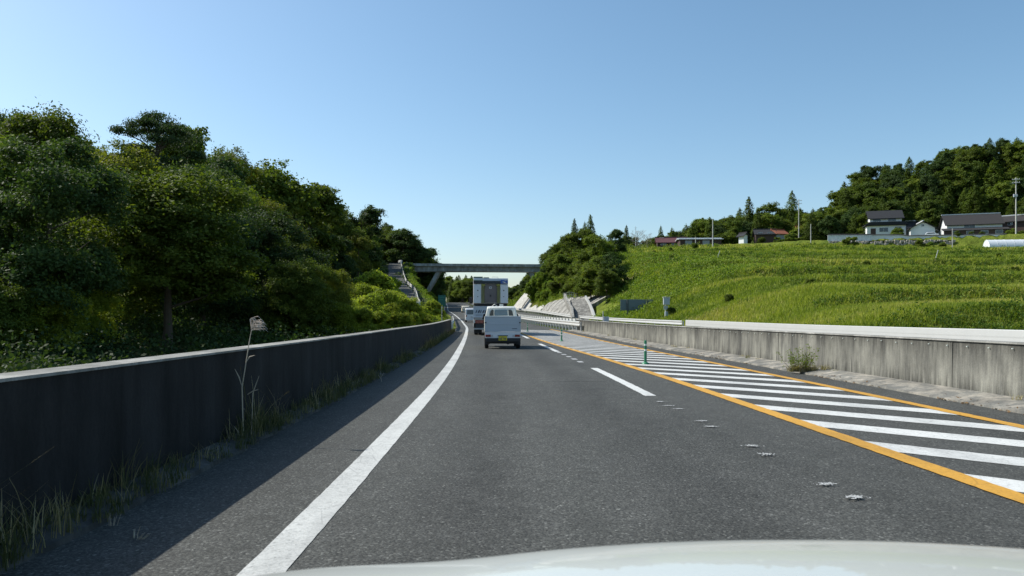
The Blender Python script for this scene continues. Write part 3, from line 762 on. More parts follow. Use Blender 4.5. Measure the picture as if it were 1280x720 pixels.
# skyline trees that stand out
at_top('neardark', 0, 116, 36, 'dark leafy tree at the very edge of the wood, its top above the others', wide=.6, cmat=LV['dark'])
at_top('near', 52, 122, 34, 'large rounded tree with a broad sunlit crown near the edge of the wood', wide=.9)
at_top('wood', 118, 168, 44, 'thin airy tree showing in the gap beside the spreading pine', wide=.7)
at_top('pine', 196, 134, 42, 'spreading pine with flat layered top rising above the wood', wide=.78)
at_top('wood', 222, 152, 50, 'leafy crown leaning against the flat topped pine, a little lower than it', wide=.75)
at_top('wood', 168, 172, 50, 'crown filling the space under the near side of the flat topped pine', wide=.75)
at_top('wood', 268, 190, 48, 'small dark pointed crown just after the spreading pine', wide=.8, cmat=LV['dark'])
at_top('wood', 275, 222, 40, 'yellowish green tree lit in the middle of the wood', wide=.9, cmat=LV['bright'])
at_top('wood', 335, 197, 60, 'broad crown on the skyline where the wood begins to slope down', wide=1.1)
at_top('wood', 385, 222, 70, 'crown with feathery edge where the wood steps down towards the bridge', wide=1.0)
at_top('dark', 452, 256, 120, 'round dark crown alone on the skyline above the side road', wide=1.2)
at_top('dark', 505, 282, 192, 'dark spreading tree above the near end of the bridge', wide=1.25)
at_top('dark', 530, 303, 194, 'last dark tree of the wood, leaning over the bridge end', wide=1.1)
rnd = random.Random(5)
cnt = 0
for row, (uoff, dy0) in enumerate([(-4.6, 1), (-7.2, 0), (-10.5, 2.5), (-15, 1), (-20, 3), (-25.5, 1.5), (-31, 0), (-37, 2)]):
    y = 9.5 + dy0
    while y < 235:
        u = uoff + rnd.uniform(-1.6, 1.6); yy = y + rnd.uniform(-1.6, 1.6); x = float(XL(yy)) + u
        stepy = (5.6 if yy < 60 else 6.6) if row < 3 else 7.4
        y += stepy
        if x / yy < -.95 or (x / yy < -.74 and yy < 32) or not side_clear(x, yy, 4.2): continue
        if 84 < yy < 185 and x > float(np.interp(yy, SIDE_A[:, 1], SIDE_A[:, 0])) - 3.5: continue
        if 26 < yy < 84 and x / yy > -.225 and u > -8.5: continue
        if 38 < yy < 100 and u > -14 and x / yy > -.27: continue
        if 140 < yy < 188 and x / yy > -.155: continue
        want = rnd.uniform(8.5, 12)
        if row == 0 and yy < 22 or row == 1 and yy < 15: continue
        z = Hf(x, yy)
        if yy < 140: want = min(want, (-u - 2.4) / .97 - z + float(ZR(yy)))
        if 34 < yy < 95: want = min(want, (-u - 6.0) / .95 - z + float(ZR(yy)) + .8)     # keeps the carriageway in the sun, as it is
        h = fit_h(LSKY, x, yy, want, rnd.uniform(0, 20))
        if h < 2.2: continue
        key = rnd.choices(['wood', 'dark', 'cedar'], [.58, .28, .14])[0]
        if yy < 60 and key in ('wood', 'dark'): key = 'near' if key == 'wood' else 'neardark'
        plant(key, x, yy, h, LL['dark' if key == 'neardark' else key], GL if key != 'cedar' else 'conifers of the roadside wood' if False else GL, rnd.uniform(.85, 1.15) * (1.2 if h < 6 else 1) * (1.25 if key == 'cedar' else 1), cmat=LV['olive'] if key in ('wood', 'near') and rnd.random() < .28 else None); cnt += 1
# sunlit bushes just behind the shaded wall
GB = 'bushes behind the shaded wall'
for (px, top, d, key, lab, wd) in [(40, 345, 15, 'nbush', 'wide sunlit bush low at the near edge of the wood', 1.05), (95, 385, 17, 'nbush', 'smaller sunlit bush beside the wide one at the near edge of the wood', 1.0), (-30, 330, 14, 'nbush', 'tall bush reaching in at the near edge of the wood', 1.0),
        (385, 400, 26, 'dshrub', 'dim sprawling bush showing over the shaded wall among the dark trunks', 1.0)]:
    at_top(key, px, top, d, lab, None, wd, cmat=LV['gold'] if 'sunlit' in lab else None)
for i, (px, top, d) in enumerate([(440, 378, 32), (452, 366, 38), (468, 354, 44), (472, 342, 60), (488, 358, 50), (500, 364, 46), (512, 374, 54), (526, 382, 58), (538, 386, 70), (452, 350, 66), (462, 338, 78), (484, 346, 68), (545, 389, 80), (478, 378, 40), (508, 386, 44), (494, 384, 40), (462, 386, 34), (524, 394, 50)]):
    at_top('nshrub' if d < 50 else 'shrub', px, top, d, 'bright yellow green bush on the verge above the end of the shaded wall', GB, 1.0, cmat=LV['gold'])
at_top('shrub', 549, 381, 84, 'rounded golden bush below the green road sign', None, 1.0, cmat=LV['gold'])
for i, (px, top, d) in enumerate([(520, 352, 150), (528, 358, 140), (534, 364, 130), (538, 372, 115), (515, 345, 165)]):
    at_top('shrub', px, top, d, 'shrub on the bank below the side road guardrail', 'shrubs on the bank below the side road', 1.1)

# knoll beside the bridge
GK = 'trees of the knoll beside the bridge'
def knoll_d(px, umin):
    d = 100
    while (px - CX) / F * d - float(XL(d)) < umin and d < 240: d += 1
    return d
for (px, top, um, key, lab, wd) in [(722, 283, 24, 'wood', 'biggest round tree of the knoll beside the bridge', 1.1), (750, 290, 23.5, 'wood', 'dense round tree at the field side of the knoll', 1.1), (764, 314, 22.5, 'dark', 'low dark tree where the knoll meets the field', 1.0),
        (738, 268, 30, 'cedar', 'tallest pointed conifer standing above the knoll', 1.0), (718, 273, 29, 'cedar', 'second pointed conifer above the knoll, a little shorter', .9), (731, 277, 31, 'cedar', 'thin short conifer between the two pointed ones on the knoll', .8),
        (702, 299, 25, 'wood', 'tree on the bridge side of the knoll crest', 1.0), (770, 285, 34, 'dark', 'dark tree on top of the knoll by the farm track', 1.1)]:
    at_top(key, px, top, knoll_d(px, um), lab, None, wd)
for i, (px, top, um) in enumerate([(692, 316, 23), (708, 316, 21.5), (733, 309, 21.8), (748, 318, 21.4), (722, 328, 21), (738, 331, 20.6), (758, 332, 21), (700, 330, 20.8), (684, 327, 23), (676, 333, 24), (716, 300, 27), (735, 296, 27), (757, 297, 27)]):
    at_top(rnd.choice(['wood', 'dark', 'wood']), px, top, knoll_d(px, um), 'green tree on the flank of the knoll beside the bridge', GK, 1.15)
for i in range(110):
    px = rnd.uniform(645, 730) if i < 80 else rnd.uniform(700, 760); d = knoll_d(px, rnd.uniform(18.6, 30)); x = (px - CX) / F * d; u = x - float(XL(d))
    if d > 230 or lined(np.array(u), np.array(d)): continue
    h = fit_h(RSKY, x, d, rnd.uniform(1.4, 2.8), 1)
    if h > .9: plant('shrub' if rnd.random() < .75 else 'dshrub', x, d, h, 'bushy yellow green shrub on the cut slope beside the bridge', 'shrubs of the cut slope', 1.1)
for (px, top, d) in [(668, 348, 170), (674, 340, 174), (682, 338, 168), (686, 348, 160)]:
    at_top('shrub', px, top, d, 'leafy bush growing up around the far leg of the bridge', 'bushes round the far bridge leg', .7)
# far wood seen under and beyond the bridge
for row, d0 in enumerate([335, 350, 366, 384, 404]):
    px = 535 + row * 3
    while px < 700:
        d = d0 + rnd.uniform(-6, 6); x = (px - CX) / F * d; px += rnd.uniform(11, 15)
        if abs(x - float(XL(d)) - 4) < 9: 
            if d < 380: continue
        h = fit_h(RSKY, x, d, rnd.uniform(9, 14), 1 + rnd.random() * 6)
        if h > 3: plant(rnd.choice(['wood', 'dark', 'wood', 'cedar']), x, d, h, 'hazy green tree of the far wood seen under the bridge', 'trees of the far wood under the bridge', 1.3)
for i in range(26):
    d = rnd.uniform(208, 320); u = rnd.uniform(18.5, 40); x = float(XL(d)) + u
    h = fit_h(RSKY, x, d, rnd.uniform(6, 10), 2)
    if h > 3: plant(rnd.choice(['wood', 'dark']), x, d, h, 'hazy green tree of the far wood seen under the bridge', 'trees of the far wood under the bridge', 1.25)
for i in range(26):
    d = rnd.uniform(196, 330); u = rnd.uniform(-16, -3.5); x = float(XL(d)) + u
    h = min(fit_h(LSKY, x, d, rnd.uniform(7, 11), 4), (HY - 340) / F * d)
    if h > 3: plant(rnd.choice(['wood', 'dark', 'dark']), x, d, h, 'dark tree crowding the inside of the bend beyond the bridge', 'trees inside the bend beyond the bridge', 1.25)
# wood behind the village
GV = {'cedar': 'tall cedars on the hill behind the village', 'wood': 'leafy trees on the hill behind the village', 'dark': 'evergreens on the hill behind the village'}
GVL = {'cedar': 'tall cedar in the wooded hill behind the village', 'wood': 'round leafy tree in the wooded hill behind the village', 'dark': 'dark evergreen in the wooded hill behind the village'}
for (px, top, d, key, lab, wd) in [(936, 246, 252, 'cedar', 'pointed cedar standing above the houses with orange roofs', 1.0), (990, 239, 262, 'cedar', 'tallest pointed cedar just behind the telephone pole with crossarms', 1.1), (966, 252, 262, 'wood', 'round crown between the two pointed cedars', 1.1),
        (880, 270, 255, 'wood', 'round tree directly behind the pale pole by the brown barn', 1.3), (783, 281, 236, 'cedar', 'small pointed conifer beside the bare grey tree', .9), (826, 282, 245, 'cedar', 'low dark conifer behind the red roof', .9), (840, 284, 246, 'cedar', 'darker conifer behind the end of the red roof', 1.0)]:
    at_top(key, px, top, d, lab, None, wd)
at_top('bare', 797, 289, 226, 'bare grey tree with brown twigs on the crest beside the thin mast', None, 1.4)
at_top('bare', 809, 293, 228, 'second bare twiggy tree, nearer the red roof', None, 1.3)
for row, (s0, hh) in enumerate([(243, 9), (255, 11), (265, 12), (277, 13), (290, 13), (304, 14)]):
    a = .145 + .005 * (row % 2)
    while a < .80:
        aa = a + rnd.uniform(-.004, .004); s_ = s0 + rnd.uniform(-3, 3); d = s_ / (.36 * aa + .93); x = aa * d
        a += rnd.uniform(.015, .020)
        px = CX + aa * F
        if row == 0 and (1085 < px or 930 < px < 1000 or px < 905): continue
        if row == 1 and 1170 < px < 1260: continue
        h = fit_h(RSKY, x, d, hh * rnd.uniform(.85, 1.2), rnd.uniform(0, 7))
        if h < 3: continue
        if px > 1040: key = rnd.choices(['cedar', 'hill', 'dark'], [.4, .48, .12])[0]
        else: key = rnd.choices(['cedar', 'hill', 'dark'], [.3, .5, .2])[0]
        k2 = 'wood' if key == 'hill' else key; plant(key, x, d, h, GVL[k2], GV[k2], rnd.uniform(.95, 1.2) if key != 'cedar' else rnd.uniform(1.15, 1.5))
# hedges and shrubs round the houses and field edge
for (px, top, d, h, lab, key) in [(1064, 296, 203, 0, 'dark rounded shrub in front of the low white fence', 'dshrub'), (1058, 299, 202, 0, 'small shrub at the foot of the white fence', 'dshrub'), (1122, 284, 208, 0, 'clipped green tree before the door of the two storey house', 'dshrub'),
        (1150, 300, 200, 0, 'dark bush growing on the stone wall', 'dshrub'), (1162, 302, 199, 0, 'yellowish bush at the foot of the stone wall', 'shrub'), (1197, 296, 200, 0, 'reddish brown shrub beside the thin pole', 'dshrub'), (1215, 298, 201, 0, 'hedge bush below the long dark roof', 'dshrub'), (1228, 298, 201, 0, 'hedge bush next to the white plastic tunnel', 'dshrub'),
        (1262, 284, 206, 0, 'autumn coloured shrub above the white plastic tunnel', 'shrub'), (1276, 288, 206, 0, 'green shrub at the far end of the tunnel', 'dshrub'), (1178, 303, 198, 0, 'scrubby bush left of the thin pole on the field edge', 'dshrub'), 
        (1000, 278, 240, 0, 'rusty tinted bush beside the telephone pole with crossarms', 'shrub'), (1025, 283, 236, 0, 'yellowish bush on the slope above the clipped hedge', 'shrub'), (1040, 286, 232, 0, 'golden bush next to the end of the hedge', 'shrub'), (912, 290, 232, 0, 'dark bush beside the white gabled shed', 'dshrub'), (900, 292, 230, 0, 'bush at the end of the brown barn', 'dshrub'),
        (985, 292, 224, 0, 'hedge plant in the garden of the orange roofed house', 'dshrub'), (952, 296, 222, 0, 'low garden shrub before the dark gabled house', 'dshrub'), (972, 296, 222, 0, 'round garden shrub before the orange roof', 'dshrub')]:
    at_top(key, px, top, d, lab, None, 1.1)
for k in range(8):
    x, d = on_ray(991 + k * 5.6, 226 - k * .3); plant('dshrub', x, d, 2.2, 'section of the dark clipped hedge below the orange roof', 'clipped hedge plants', 1.15)
at_top('dshrub', 868, 309, 178, 'solitary round bush in the middle of the field top', None, 1.2)
for i in range(22):
    px = rnd.uniform(800, 1275); d = rnd.uniform(60, 185); x = (px - CX) / F * d
    plant('dshrub', x, d, rnd.uniform(.5, 1.0), 'small dark bush growing in the meadow', 'small bushes scattered in the meadow', 1.0)
print('TREES', len(TREES), {k: sum(1 for t_ in TREES if t_[3] == k) for k in PROTO})
# ------------------------------------------------------------------ roadside things
MT = {}
MT['white'] = simple('white_vehicle_paint', (.70, .72, .74), .35, 0, .06, 2, coat=.3); MT['hood'] = simple('white_car_paint', (.52, .54, .50), .3, 0, .02, 1, coat=.6)
MT['cream'] = simple('cream_paint', (.66, .63, .52), .4, 0, .08, 3); MT['black'] = simple('black_plastic', (.018, .018, .02), .55, 0, .3, 8)
MT['rubber'] = simple('tyre_rubber', (.015, .015, .015), .85); MT['rim'] = simple('painted_steel_rim', (.35, .36, .37), .4, .6)
MT['red'] = simple('red_lamp', (.22, .012, .012), .2, 0, .1, 20, coat=.5); MT['clear'] = simple('clear_lamp', (.55, .55, .55), .15); MT['amber'] = simple('amber_lamp', (.5, .16, .02), .2)
MT['glass'] = simple('dark_vehicle_glass', (.02, .035, .05), .06, 0, .1, 2, spec=.8); MT['glass2'] = simple('pale_rear_glass', (.10, .17, .22), .08, 0, .2, 4, spec=.8)
MT['plate_y'] = simple('yellow_number_plate', (.62, .50, .03), .5); MT['plate_g'] = simple('green_number_plate', (.03, .12, .08), .5)
MT['lilac'] = simple('grey_box_panel', (.68, .70, .72), .45, 0, .1, 1.5); MT['mauve'] = simple('dull_brown_steel', (.17, .145, .14), .6, 0, .25, 2)
MT['olive'] = simple('yellow_olive_post', (.30, .29, .05), .6, 0, .2, 3); MT['navy'] = simple('navy_band', (.012, .02, .03), .4); MT['blue'] = simple('blue_emblem', (.02, .09, .35), .4)
MT['smudge'] = simple('dark_lettering', (.07, .08, .11), .6); MT['cab'] = simple('ivory_white_paint', (.72, .73, .66), .35, 0, .05, 2, coat=.3)
MT['greenbox'] = simple('grey_green_canopy', (.16, .22, .18), .6)

def wheel(x, y, r, w, par, side=1, name='wheel'):
    m = MB(); prof = [(-w/2 * .7, r * .62), (-w/2, r * .72), (-w/2, r * .93), (-w/2 * .8, r), (w/2 * .8, r), (w/2, r * .93), (w/2, r * .72), (w/2 * .7, r * .62)]
    n = 28; vs = []
    for k in range(n):
        t_ = 2 * math.pi * k / n
        vs += [(a, b * math.cos(t_), b * math.sin(t_)) for a, b in prof]
    L = len(prof); fs = [(k*L+j, k*L+(j+1) % L, ((k+1) % n)*L+(j+1) % L, ((k+1) % n)*L+j) for k in range(n) for j in range(L)]
    wroot = m.add(vs, fs).build(name, MT['rubber'], par, smooth=True); wroot.location = (x, y, r)
    MB().cyl((side * w * .18, 0, 0), r * .64, w * .3, 'x', 20).cyl((side * w * .36, 0, 0), r * .22, w * .16, 'x', 12).build('rim', MT['rim'], wroot, bevel=.008)
    return wroot
def plate_marks(par, y, z, w, h):
    """number plates too far off to read: blurred dark strokes in two rows"""
    m = MB()
    for k in range(3): m.b2(-w*.22 + k*w*.15, -w*.14 + k*w*.15, y - .004, y, z + h*.16, z + h*.32)
    for k in range(5):
        if k != 2: m.b2(-w*.38 + k*w*.16, -w*.28 + k*w*.16, y - .004, y, z - h*.34, z + h*.06)
    return m

def kei_truck():
    y = 29.3; x = (628.5 - CX) / F * y
    e = empty('pickup_truck', (x, y, float(ZR(y))), heading(y) * .9, 'small white open bed pickup with yellow number plate, the nearest vehicle ahead in our lane', 'pickup truck')
    hw = .70
    # load bed
    MB().b2(-hw + .03, hw - .03, .03, 1.93, .60, .66).build('bed_floor', MT['white'], e, bevel=.01)
    m = MB().b2(-hw, hw, 0, .035, .67, 1.27)
    m.b2(-hw, hw, -.012, -.001, 1.235, 1.272).b2(-hw, hw, -.010, -.001, .945, .975).b2(-hw, hw, -.012, -.001, .67, .70)
    for s in (-1, 1): m.b2(s*hw - s*.04, s*hw, -.012, -.001, .70, 1.235)
    tg = m.build('tailgate', simple('shade_grey_tailgate_paint', (.42, .47, .52), .4, 0, .06, 2, coat=.2), e, bevel=.006)  # white gate toned bluish grey: shade of the rear put into the colour
    for s in (-1, 1): MB().b2(s*(hw - .005), s*(hw - .06), -.035, -.013, 1.00, 1.05).build('latch', MT['black'], tg, bevel=.004)
    MB().b2(.36, .56, -.004, .0, .775, .80).build('badge', MT['smudge'], tg)
    for s in (-1, 1):
        m = MB().b2(s*hw, s*(hw - .03), .04, 1.93, .67, 1.27)
        for k in range(5): m.b2(s*(hw + .001), s*(hw + .012), .12 + k*.42, .17 + k*.42, .69, 1.25)
        m.b2(s*(hw + .001), s*(hw + .014), .04, 1.93, 1.235, 1.27); m.build('side_gate', MT['cab'], e, bevel=.005)
    # rear panel under the gate, bumper, lamps
    MB().b2(-hw + .01, hw - .01, .01, .06, .42, .665).build('rear_panel', MT['white'], e, bevel=.008)
    for s in (-1, 1):
        MB().b2(s*.47, s*.67, -.03, .009, .47, .56).build('tail_lamp', MT['red'], e, bevel=.008)
        MB().b2(s*.38, s*.462, -.028, .009, .475, .555).build('reversing_lamp', MT['clear'], e, bevel=.006)
    pl = MB().b2(-.165, .165, -.04, -.02, .33, .50).build('number_plate', MT['plate_y'], e, bevel=.004)
    plate_marks(pl, -.041, .415, .33, .165).build('characters', MT['smudge'], pl)
    MB().b2(-.20, .20, -.03, .009, .505, .53).build('plate_lamp', MT['black'], e, bevel=.004)
    MB().b2(-.66, .66, -.02, .10, .27, .418).b2(-.62, .62, .1, .4, .2, .3).build('rear_bumper', MT['black'], e, bevel=.02)
    MB().b2(-.36, -.30, .1, 3.0, .30, .42).b2(.30, .36, .1, 3.0, .30, .42).cyl((0, .62, .27), .07, 1.1, 'x').cyl((.2, .3, .24), .07, .45, 'y').build('chassis', MT['black'], e)
    for s in (-1, 1):
        MB().b2(s*.52, s*.70, .14, .165, .17, .46).build('mud_flap', MT['black'], e, bevel=.004)
        MB().prism([(.25, .40), (.32, .56), (.45, .62), (.75, .62), (.88, .56), (.95, .40), (.98, .66), (.22, .66)], s*.5, s*.70, 'x').build('wheel_arch', MT['black'], e)
    for s in (-1, 1): wheel(s*.625, .60, .275, .15, e, s); wheel(s*.625, 2.55, .275, .15, e, s)
    # cab
    prof = [(1.97, .42), (1.97, 1.30), (2.02, 1.62), (2.12, 1.685), (2.75, 1.70), (2.95, 1.62), (3.22, 1.12), (3.30, .95), (3.32, .42)]
    cb = MB().prism(prof, -.69, .69, 'x').build('cab', MT['cab'], e, bevel=.05, smooth=True, segs=3)
    MB().b2(-.30, .27, 1.935, 1.962, 1.30, 1.55).build('rear_window', MT['glass2'], cb, bevel=.02)
    for s in (-1, 1):
        MB().prism([(s*.33, 1.30), (s*.52, 1.30), (s*.50, 1.50), (s*.45, 1.55), (s*.33, 1.55)], 1.935, 1.962, 'y').build('rear_quarter_window', MT['glass'], cb, bevel=.01)
        MB().prism([(2.12, 1.12), (2.12, 1.58), (2.80, 1.58), (3.08, 1.12)], s*.692, s*.697, 'x').build('side_window', MT['glass'], cb)
        MB().b2(s*.60, s*.80, 2.98, 3.03, 1.15, 1.38).build('wing_mirror', MT['black'], cb, bevel=.02)
        MB().tube([(s*.68, 3.03, 1.30), (s*.74, 3.03, 1.32)], .015, 6).build('mirror_arm', MT['black'], cb)
    MB().add([(-.6, 2.975, 1.60), (.6, 2.975, 1.60), (.63, 3.232, 1.13), (-.63, 3.232, 1.13)], [(0, 1, 2, 3)]).build('windscreen', MT['glass'], cb)
    for o_ in [cb] + list(cb.children):
        for v_ in o_.data.vertices:
            if v_.co.z > 1.15: v_.co.x *= 1 - .15 * min(1, (v_.co.z - 1.15) / .5)
    MB().tube([(-.55, 1.88, 1.28), (-.55, 1.88, 1.56), (-.48, 1.88, 1.62), (.48, 1.88, 1.62), (.55, 1.88, 1.56), (.55, 1.88, 1.28)], .016, 8).tube([(-.31, 1.885, 1.28), (-.31, 1.885, 1.62)], .012).tube([(.28, 1.885, 1.28), (.28, 1.885, 1.62)], .012).build('guard_frame', MT['cab'], e, smooth=True)
    MB().tube([(-.40, 1.92, 1.68), (-.28, 1.92, 1.78), (-.16, 1.92, 1.68)], .012, 6).box((.0, 1.95, 1.74), (.16, .06, .09)).build('roof_lamp', MT['cab'], e)
kei_truck()

def box_truck():
    y = 47.5; x = (613.5 - CX) / F * y
    e = empty('box_truck', (x, y, float(ZR(y))), heading(y), 'tall grey box truck with yellow posts and dark centre door, partly behind the small pickup', 'truck')
    hw = 1.10
    MB().b2(-hw, hw, .18, 5.4, 2.02, 3.62).build('cargo_box', MT['lilac'], e, bevel=.03)
    for s in (-1, 1):
        MB().b2(s*.60, s*(hw - .01), .06, .175, 2.04, 3.22).build('rear_panel', MT['lilac'], e, bevel=.012)
        p = MB()
        for dx in (.42, .485, .56): p.b2(s*dx, s*(dx + .028), .03, .15, 2.04, 3.24)
        p.b2(s*.36, s*.60, .025, .15, 3.13, 3.22); p.build('yellow_post', MT['olive'], e)
        MB().b2(s*.82 - .035, s*.82 + .035, .045, .058, 2.80, 2.87).b2(s*.82 - .03, s*.82 + .03, .045, .058, 2.42, 2.46).build('latch', MT['black'], e)
    d = MB().b2(-.405, .405, .12, .17, 2.06, 3.24).build('centre_door', MT['mauve'], e, bevel=.01)
    m = MB().b2(-.10, .06, .100, .118, 3.05, 3.08).b2(-.10, -.07, .100, .118, 2.98, 3.05).b2(.03, .06, .100, .118, 2.98, 3.05).b2(-.10, .06, .100, .118, 2.95, 2.975); m.build('door_frame_mark', MT['lilac'], d)
    MB().b2(-.05, .03, .095, .118, 2.45, 2.56).build('handle', MT['black'], d)
    bd = MB().b2(-hw + .01, hw - .02, .03, .175, 3.27, 3.44).build('top_band', MT['navy'], e, bevel=.005)
    em = MB().b2(.62, 1.07, .012, .028, 3.265, 3.50).build('emblem', MT['blue'], bd, bevel=.004)
    MB().prism([(.74, 3.40), (.86, 3.40), (.93, 3.33), (1.01, 3.30), (.99, 3.28), (.84, 3.30), (.80, 3.36), (.73, 3.37)], .004, .010, 'y').prism([(.86, 3.44), (1.0, 3.44), (1.0, 3.47), (.88, 3.47)], .004, .010, 'y').build('emblem_swoosh', MT['clear'], em)
    MB().b2(-hw + .01, -.52, .1, .5, 3.455, 3.50).b2(-hw + .01, -.5, .2, 1.5, 3.63, 3.72).b2(-.46, -.1, .2, 1.2, 3.63, 3.68).build('roof_cover', MT['greenbox'], e, bevel=.02)
    MB().tube([(.10, .3, 3.6), (.10, .3, 3.70), (.46, .3, 3.70), (.46, .3, 3.6)], .02, 6).build('roof_rail', MT['cab'], e)
    # gap, lift gate, chassis
    MB().b2(-hw + .03, hw - .03, .25, 5.4, 1.00, 1.15).b2(-hw + .05, hw - .05, .3, 5.2, 1.87, 2.01).b2(-.45, -.33, .2, 7.4, .62, .99).b2(.33, .45, .2, 7.4, .62, .99).build('chassis', MT['black'], e)
    lg = MB().b2(-hw, hw, 0, .08, 1.12, 1.84).b2(-hw, hw, -.015, -.001, 1.78, 1.84).b2(-hw, hw, -.015, -.001, 1.12, 1.17).build('lift_gate', simple('pale_lift_gate', (.50, .55, .60), .5, 0, .12, 3), e, bevel=.008)
    m = MB(); xx = -.98
    for k in range(8):      # painted characters, too far off to read, kept as slanting strokes
        w_ = (.07, .11, .06, .10, .08, .11, .07, .09)[k]
        m.add([(xx, -.018, 1.42), (xx + w_, -.018, 1.42), (xx + w_ + .06, -.018, 1.60), (xx + .08, -.018, 1.60)], [(0, 1, 2, 3)]); xx += .145
    m.b2(-.95, -.55, -.018, -.016, 1.27, 1.295); m.build('lettering', MT['smudge'], lg)
    for s in (-1, 1):
        MB().b2(s*.45, s*.98, .02, .10, .76, .96).build('tail_lamp', MT['red'], e, bevel=.01)
        MB().b2(s*1.0, s*1.09, .02, .10, .78, .94).build('reversing_lamp', MT['clear'], e, bevel=.01)
    MB().b2(-hw + .04, hw - .04, .08, .2, .98, 1.11).b2(-hw + .04, hw - .04, .02, .16, .36, .46).build('rear_bumper', MT['rim'], e, bevel=.01)
    m = MB().b2(-.95, .95, .12, .18, .47, .75).build('underrun_board', MT['navy'], e)
    plate_marks(m, .118, .61, .5, .2).build('plate_characters', MT['clear'], m)
    for s in (-1, 1):
        MB().b2(s*.60, s*1.06, .75, .78, .12, .75).build('mud_flap', MT['black'], e)
        MB().b2(s*1.08, s*1.105, .3, 5.3, .55, 1.0).build('side_guard', MT['lilac'], e, bevel=.01)
        wheel(s*.92, 1.5, .40, .24, e, s); wheel(s*.66, 1.5, .40, .22, e, -s); wheel(s*.93, 6.3, .40, .24, e, s)
        MB().box((s*1.27, 6.75, 2.35), (.20, .10, .45)).build('wing_mirror', MT['black'], e, bevel=.03)
        MB().tube([(s*1.0, 6.8, 2.55), (s*1.27, 6.78, 2.6), (s*1.27, 6.78, 2.35)], .02, 6).build('mirror_arm', MT['black'], e)
    cb = MB().prism([(5.55, .75), (5.55, 2.65), (5.75, 2.8), (6.7, 2.8), (7.25, 1.9), (7.35, 1.7), (7.35, .5), (6.8, .5), (6.7, .85), (5.9, .85), (5.8, .6)], -1.05, 1.05, 'x').build('cab', MT['cab'], e, bevel=.05)
    MB().prism([(6.1, 1.7), (6.1, 2.5), (6.7, 2.5), (7.05, 1.75)], -1.056, 1.056, 'x').build('side_window', MT['glass'], cb)
box_truck()

def car_body(name, label, cat, x, y, L, Wd, Ht, mat, boxy=True, wheelr=.3, lamp='red'):
    e = empty(name, (x, y, float(ZR(y))), heading(y), label, cat); hw = Wd / 2
    if boxy: lower = [(0, .30), (0, .95), (.04, Ht - .25), (.20, Ht), (L*.72, Ht), (L*.84, Ht * .86), (L*.97, .98), (L, .80), (L, .30)]
    else: lower = [(0, .30), (0, .85), (.10, .98), (.30, Ht - .12), (.55, Ht), (L*.6, Ht), (L*.76, .98), (L*.97, .80), (L, .68), (L, .30)]
    b = MB().prism(lower, -hw, hw, 'x').build('body', mat, e, bevel=.07, smooth=True, segs=3)
    z0 = 1.05; z1 = Ht - .22
    yy0 = -.008 if boxy else .12; yy1 = .03 if boxy else .27
    MB().add([(-hw*.80, yy0, z0), (hw*.80, yy0, z0), (hw*.74, yy1, z1), (-hw*.74, yy1, z1), (-hw*.80, yy0 + .06, z0), (hw*.80, yy0 + .06, z0), (hw*.74, yy1 + .06, z1), (-hw*.74, yy1 + .06, z1)], [(0, 1, 2, 3), (4, 7, 6, 5), (0, 4, 5, 1), (1, 5, 6, 2), (2, 6, 7, 3), (3, 7, 4, 0)]).build('rear_window', MT['glass'], b)
    for s in (-1, 1):
        MB().prism([(L*.10, z0), (L*.12, z1), (L*.66, z1), (L*.80, z0)], s*(hw + .001), s*(hw + .004), 'x').build('side_window', MT['glass'], b)
        MB().b2(s*hw*.80, s*hw*.97, -.015, .05, .72, .98).build('tail_lamp', MT['red'], e, bevel=.01)
        wheel(s*(hw - .1), L*.19, wheelr, .19, e, s); wheel(s*(hw - .1), L*.80, wheelr, .19, e, s)
        MB().box((s*(hw + .09), L*.72, 1.12), (.15, .07, .13)).build('wing_mirror', mat, e, bevel=.02)
    MB().b2(-hw*.96, hw*.96, -.05, .10, .28, .50).build('rear_bumper', mat, e, bevel=.03)
    pl = MB().b2(-.16, .16, -.03, -.006, .62, .78).build('number_plate', MT['clear'], e)
    return e
car_body('van', 'white boxy van half hidden by the box truck further along our lane', 'van', float(XL(100)) + 1.20, 100, 4.2, 1.66, 1.88, MT['white'])
yy = 168; car_body('car', 'tiny cream coloured car peeping out beside the white van, farthest vehicle on the road', 'car', (582.0 - CX) / F * yy, yy, 3.9, 1.6, 1.5, MT['cream'], False)

